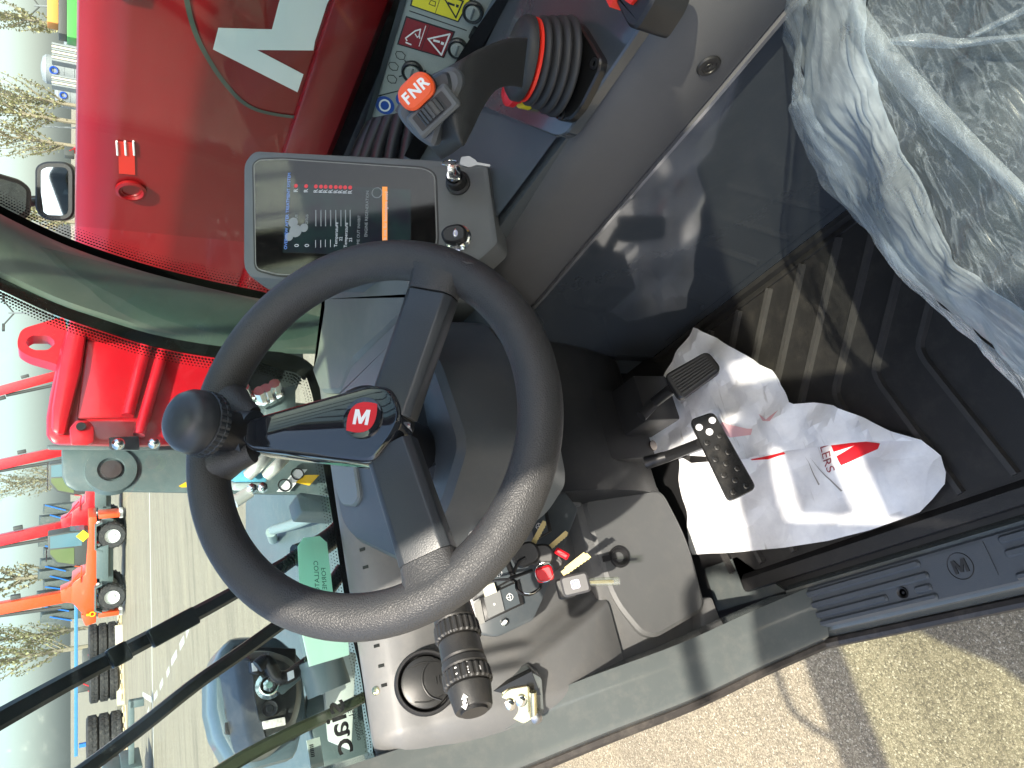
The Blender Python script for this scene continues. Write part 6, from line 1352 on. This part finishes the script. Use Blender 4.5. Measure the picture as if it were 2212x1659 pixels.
# ================================================================ trees
LEAF = [mat('leaf_spring', (.28, .28, .14), .7, var=.3, vscale=1), mat('leaf_dull', (.29, .27, .16), .7)]
BARK = mat('bark', (.24, .21, .15), .9)
def tree(x, y, far, h, w, seed, label, lean=0.0):
    rnd = random.Random(seed); q = at(x, y, Z=GZ); q = EYE+(q-EYE)*far; q = V((q.x, q.y, GZ))
    t = thing('tree', label, 'tree', q, 'spring trees behind the yard'); tr = MB(); lf = MB(); tips = []
    tr.tube([q, q+V((0, 0, h*.25)), q+V((lean*h*.2, 0, h*.55)), q+V((lean*h*.4, 0, h*.9))], [h*.022, h*.018, h*.011, h*.003], 7)
    nb = 34
    for k in range(nb):
        f = .16+.8*k/nb; a = rnd.random()*2*pi; b0 = q+V((lean*h*.4*f, 0, h*f)); L = w*(.35+.65*(1-abs(f-.45)))*(.6+.5*rnd.random())
        b1 = b0+V((cos(a)*L*.45, sin(a)*L*.45, L*.65)); b2 = b0+V((cos(a)*L*.75, sin(a)*L*.75, L*1.5)); tr.tube([b0, b1, b2], [h*.007, h*.0045, h*.0015], 4)
        for j in range(60):
            s = rnd.random(); p = (b0.lerp(b1, s*2) if s < .5 else b1.lerp(b2, s*2-1)); p = p+V((rnd.gauss(0, .28), rnd.gauss(0, .28), rnd.gauss(0, .35)))*w*.16; r = h*.0125*(.6+rnd.random()); u = V((rnd.gauss(0, 1), rnd.gauss(0, 1), rnd.gauss(0, 1))).normalized(); v = u.cross(V((rnd.random(), .3, .7))).normalized()
            if rnd.random() < .7: lf.add([tuple(p-u*r), tuple(p+v*r*.6), tuple(p+u*r), tuple(p-v*r*.6)], [(0, 1, 2, 3)])
    part(t, 'trunk', tr, BARK); part(t, 'crown', lf, LEAF[seed % 2], smooth=False)
tree(262, 1385, 2.2, 10.8, 3.0, 2, 'sparse spring tree right of the tyres with yellow green crown'); tree(262, 1345, 2.3, 9.0, 2.6, 4, 'smaller thin tree just right of the sparse spring tree')
tree(258, 1225, 2.4, 13.5, 2.4, 3, 'tall thin tree rising above the orange machine'); tree(255, 1030, 2.6, 8.5, 3, 5, 'pale tree behind the grey carriage')
tree(262, 245, 3.2, 13.5, 4, 6, 'tree beside the white tanks'); tree(262, 330, 3.0, 12.5, 4, 8, 'tree beside the red far boom'); tree(262, 490, 2.8, 12, 4.5, 10, 'tree next to the square mirror'); tree(262, 85, 3.2, 14.5, 3, 12, 'tree beside the green trailer'); tree(262, 280, 3.0, 14.5, 3, 14, 'thin tree between tanks and far boom')

# ================================================================ silos, tanks and lamp posts on the horizon
SIL = mat('silo_metal', (.22, .245, .255), .5, var=.1, vscale=.3); STR = mat('stacked_boards', (.62, .58, .48), .7)
def far_at(x, y, D): 
    d = FWD+RGT*((1659-y-829.5)/FPX)-UPV*((x-1106)/FPX); dh = V((d.x, d.y, 0)); return EYE+d*(D/dh.length)
def silo(y, w, x_top, D, label, logo=True):
    b = far_at(150, y, D); tp__ = far_at(x_top, y, D); r = w/2*D/FPX; t = thing('silo', label, 'silo', (b.x, b.y, GZ), 'storage tanks on the horizon'); H = tp__.z-GZ; M = Matrix.Translation((b.x, b.y, GZ))
    mb = MB(); mb.lathe([(r, 0), (r, H*.86)], 32, M); T_ = part(t, 'tank_wall', mb, SIL)
    mb = MB(); mb.lathe([(r*1.01, H*.86), (r*.8, H*.95), (r*.2, H), (0, H)], 32, M, cap=False); part(t, 'tank_roof', mb, SIL)
    for k in range(3): mb = MB(); mb.torus(r*1.01, r*.02, 32, 5, M @ Matrix.Translation((0, 0, H*(.2+.25*k)))); part(t, 'tank_band', mb, SIL)
    if logo:
        dn = (EYE-V((b.x, b.y, EYE.z))).normalized(); c = V((b.x, b.y, GZ+H*.68))+dn*(r*1.03); mb = MB(); mb.torus(r*.22, r*.07, 20, 5, frame(c, (1, 0, 0), dn)); part(t, 'tank_logo', mb, BLUEP)
    return t
silo(158, 48, 88, 160, 'tall grey storage tank with round blue mark'); silo(208, 42, 118, 160, 'lower grey storage tank nearest the far boom'); silo(92, 34, 138, 170, 'small grey dome tank left of the others in the photo', False)
def boards(y, w, x_top, D, n, label):
    b = far_at(150, y, D); tp__ = far_at(x_top, y, D); t = thing('board_stack', label, 'stack', (b.x, b.y, GZ)); W_ = w*D/FPX; H = tp__.z-GZ; M = Matrix.Translation((b.x, b.y, GZ)) @ Matrix.Rotation(CR, 4, 'Z')
    for k in range(n): mb = MB(); mb.box((-W_/2+W_*(k+.5)/n, 0, H/2), (W_/n*.72, 2, H), M); part(t, 'board', mb, STR if k % 2 else SIL)
boards(123, 32, 112, 150, 7, 'upright pale boards between the grey tanks'); boards(183, 20, 112, 150, 5, 'upright pale boards beside the tall tank')
def lamp_post(y, x_top, D, label):
    b = far_at(150, y, D); a = far_at(x_top, y, D); t = thing('lamp_post', label, 'lamp post', (b.x, b.y, GZ), 'lamp posts on the horizon'); mb = MB(); mb.tube([(b.x, b.y, GZ), (a.x, a.y, a.z)], .12, 6); part(t, 'pole', mb, SIL)
    for s in (-1, 1):
        mb = MB(); p = V(a)+RGT*(s*1.5)+V((0, 0, .5)); mb.tube([V(a)-V((0, 0, .6)), p], .09, 6); part(t, 'arm', mb, CABG); mb = MB(); mb.box(p+RGT*(s*.3), (.9, .5, .3)); part(t, 'lamp_head', mb, CABG, bevel=.05)
lamp_post(272, 58, 130, 'twin headed lamp post above the red boom'); lamp_post(676, 18, 110, 'twin headed lamp post above the boom head'); lamp_post(12, 74, 130, 'twin headed lamp post over the green trailer')
tr_ = thing('trailer', 'green trailer with orange load on the horizon', 'trailer', far_at(150, 30, 90)); b = far_at(150, 28, 90); M = Matrix.Translation((b.x, b.y, GZ)) @ Matrix.Rotation(CR, 4, 'Z')
mb = MB(); mb.box((0, 0, 1.4), (5.4, 2, 1.5), M); part(tr_, 'trailer_body', mb, mat('trailer_green', (.05, .28, .05), .4), bevel=.05)
mb = MB(); mb.box((0, 0, 2.5), (5.0, 1.8, .7), M); part(tr_, 'dark_load', mb, CABG, bevel=.05); mb = MB(); mb.box((.2, 0, 3.3), (3.6, 1.6, .9), M); part(tr_, 'orange_load', mb, mat('load_orange', (.6, .25, .05), .6), bevel=.05)
for x in (-1.8, 1.8): mb = MB(); mb.tube([M @ V((x, -1.05, .5)), M @ V((x, -.7, .5))], .5, 20); part(tr_, 'tyre', mb, TYRE)
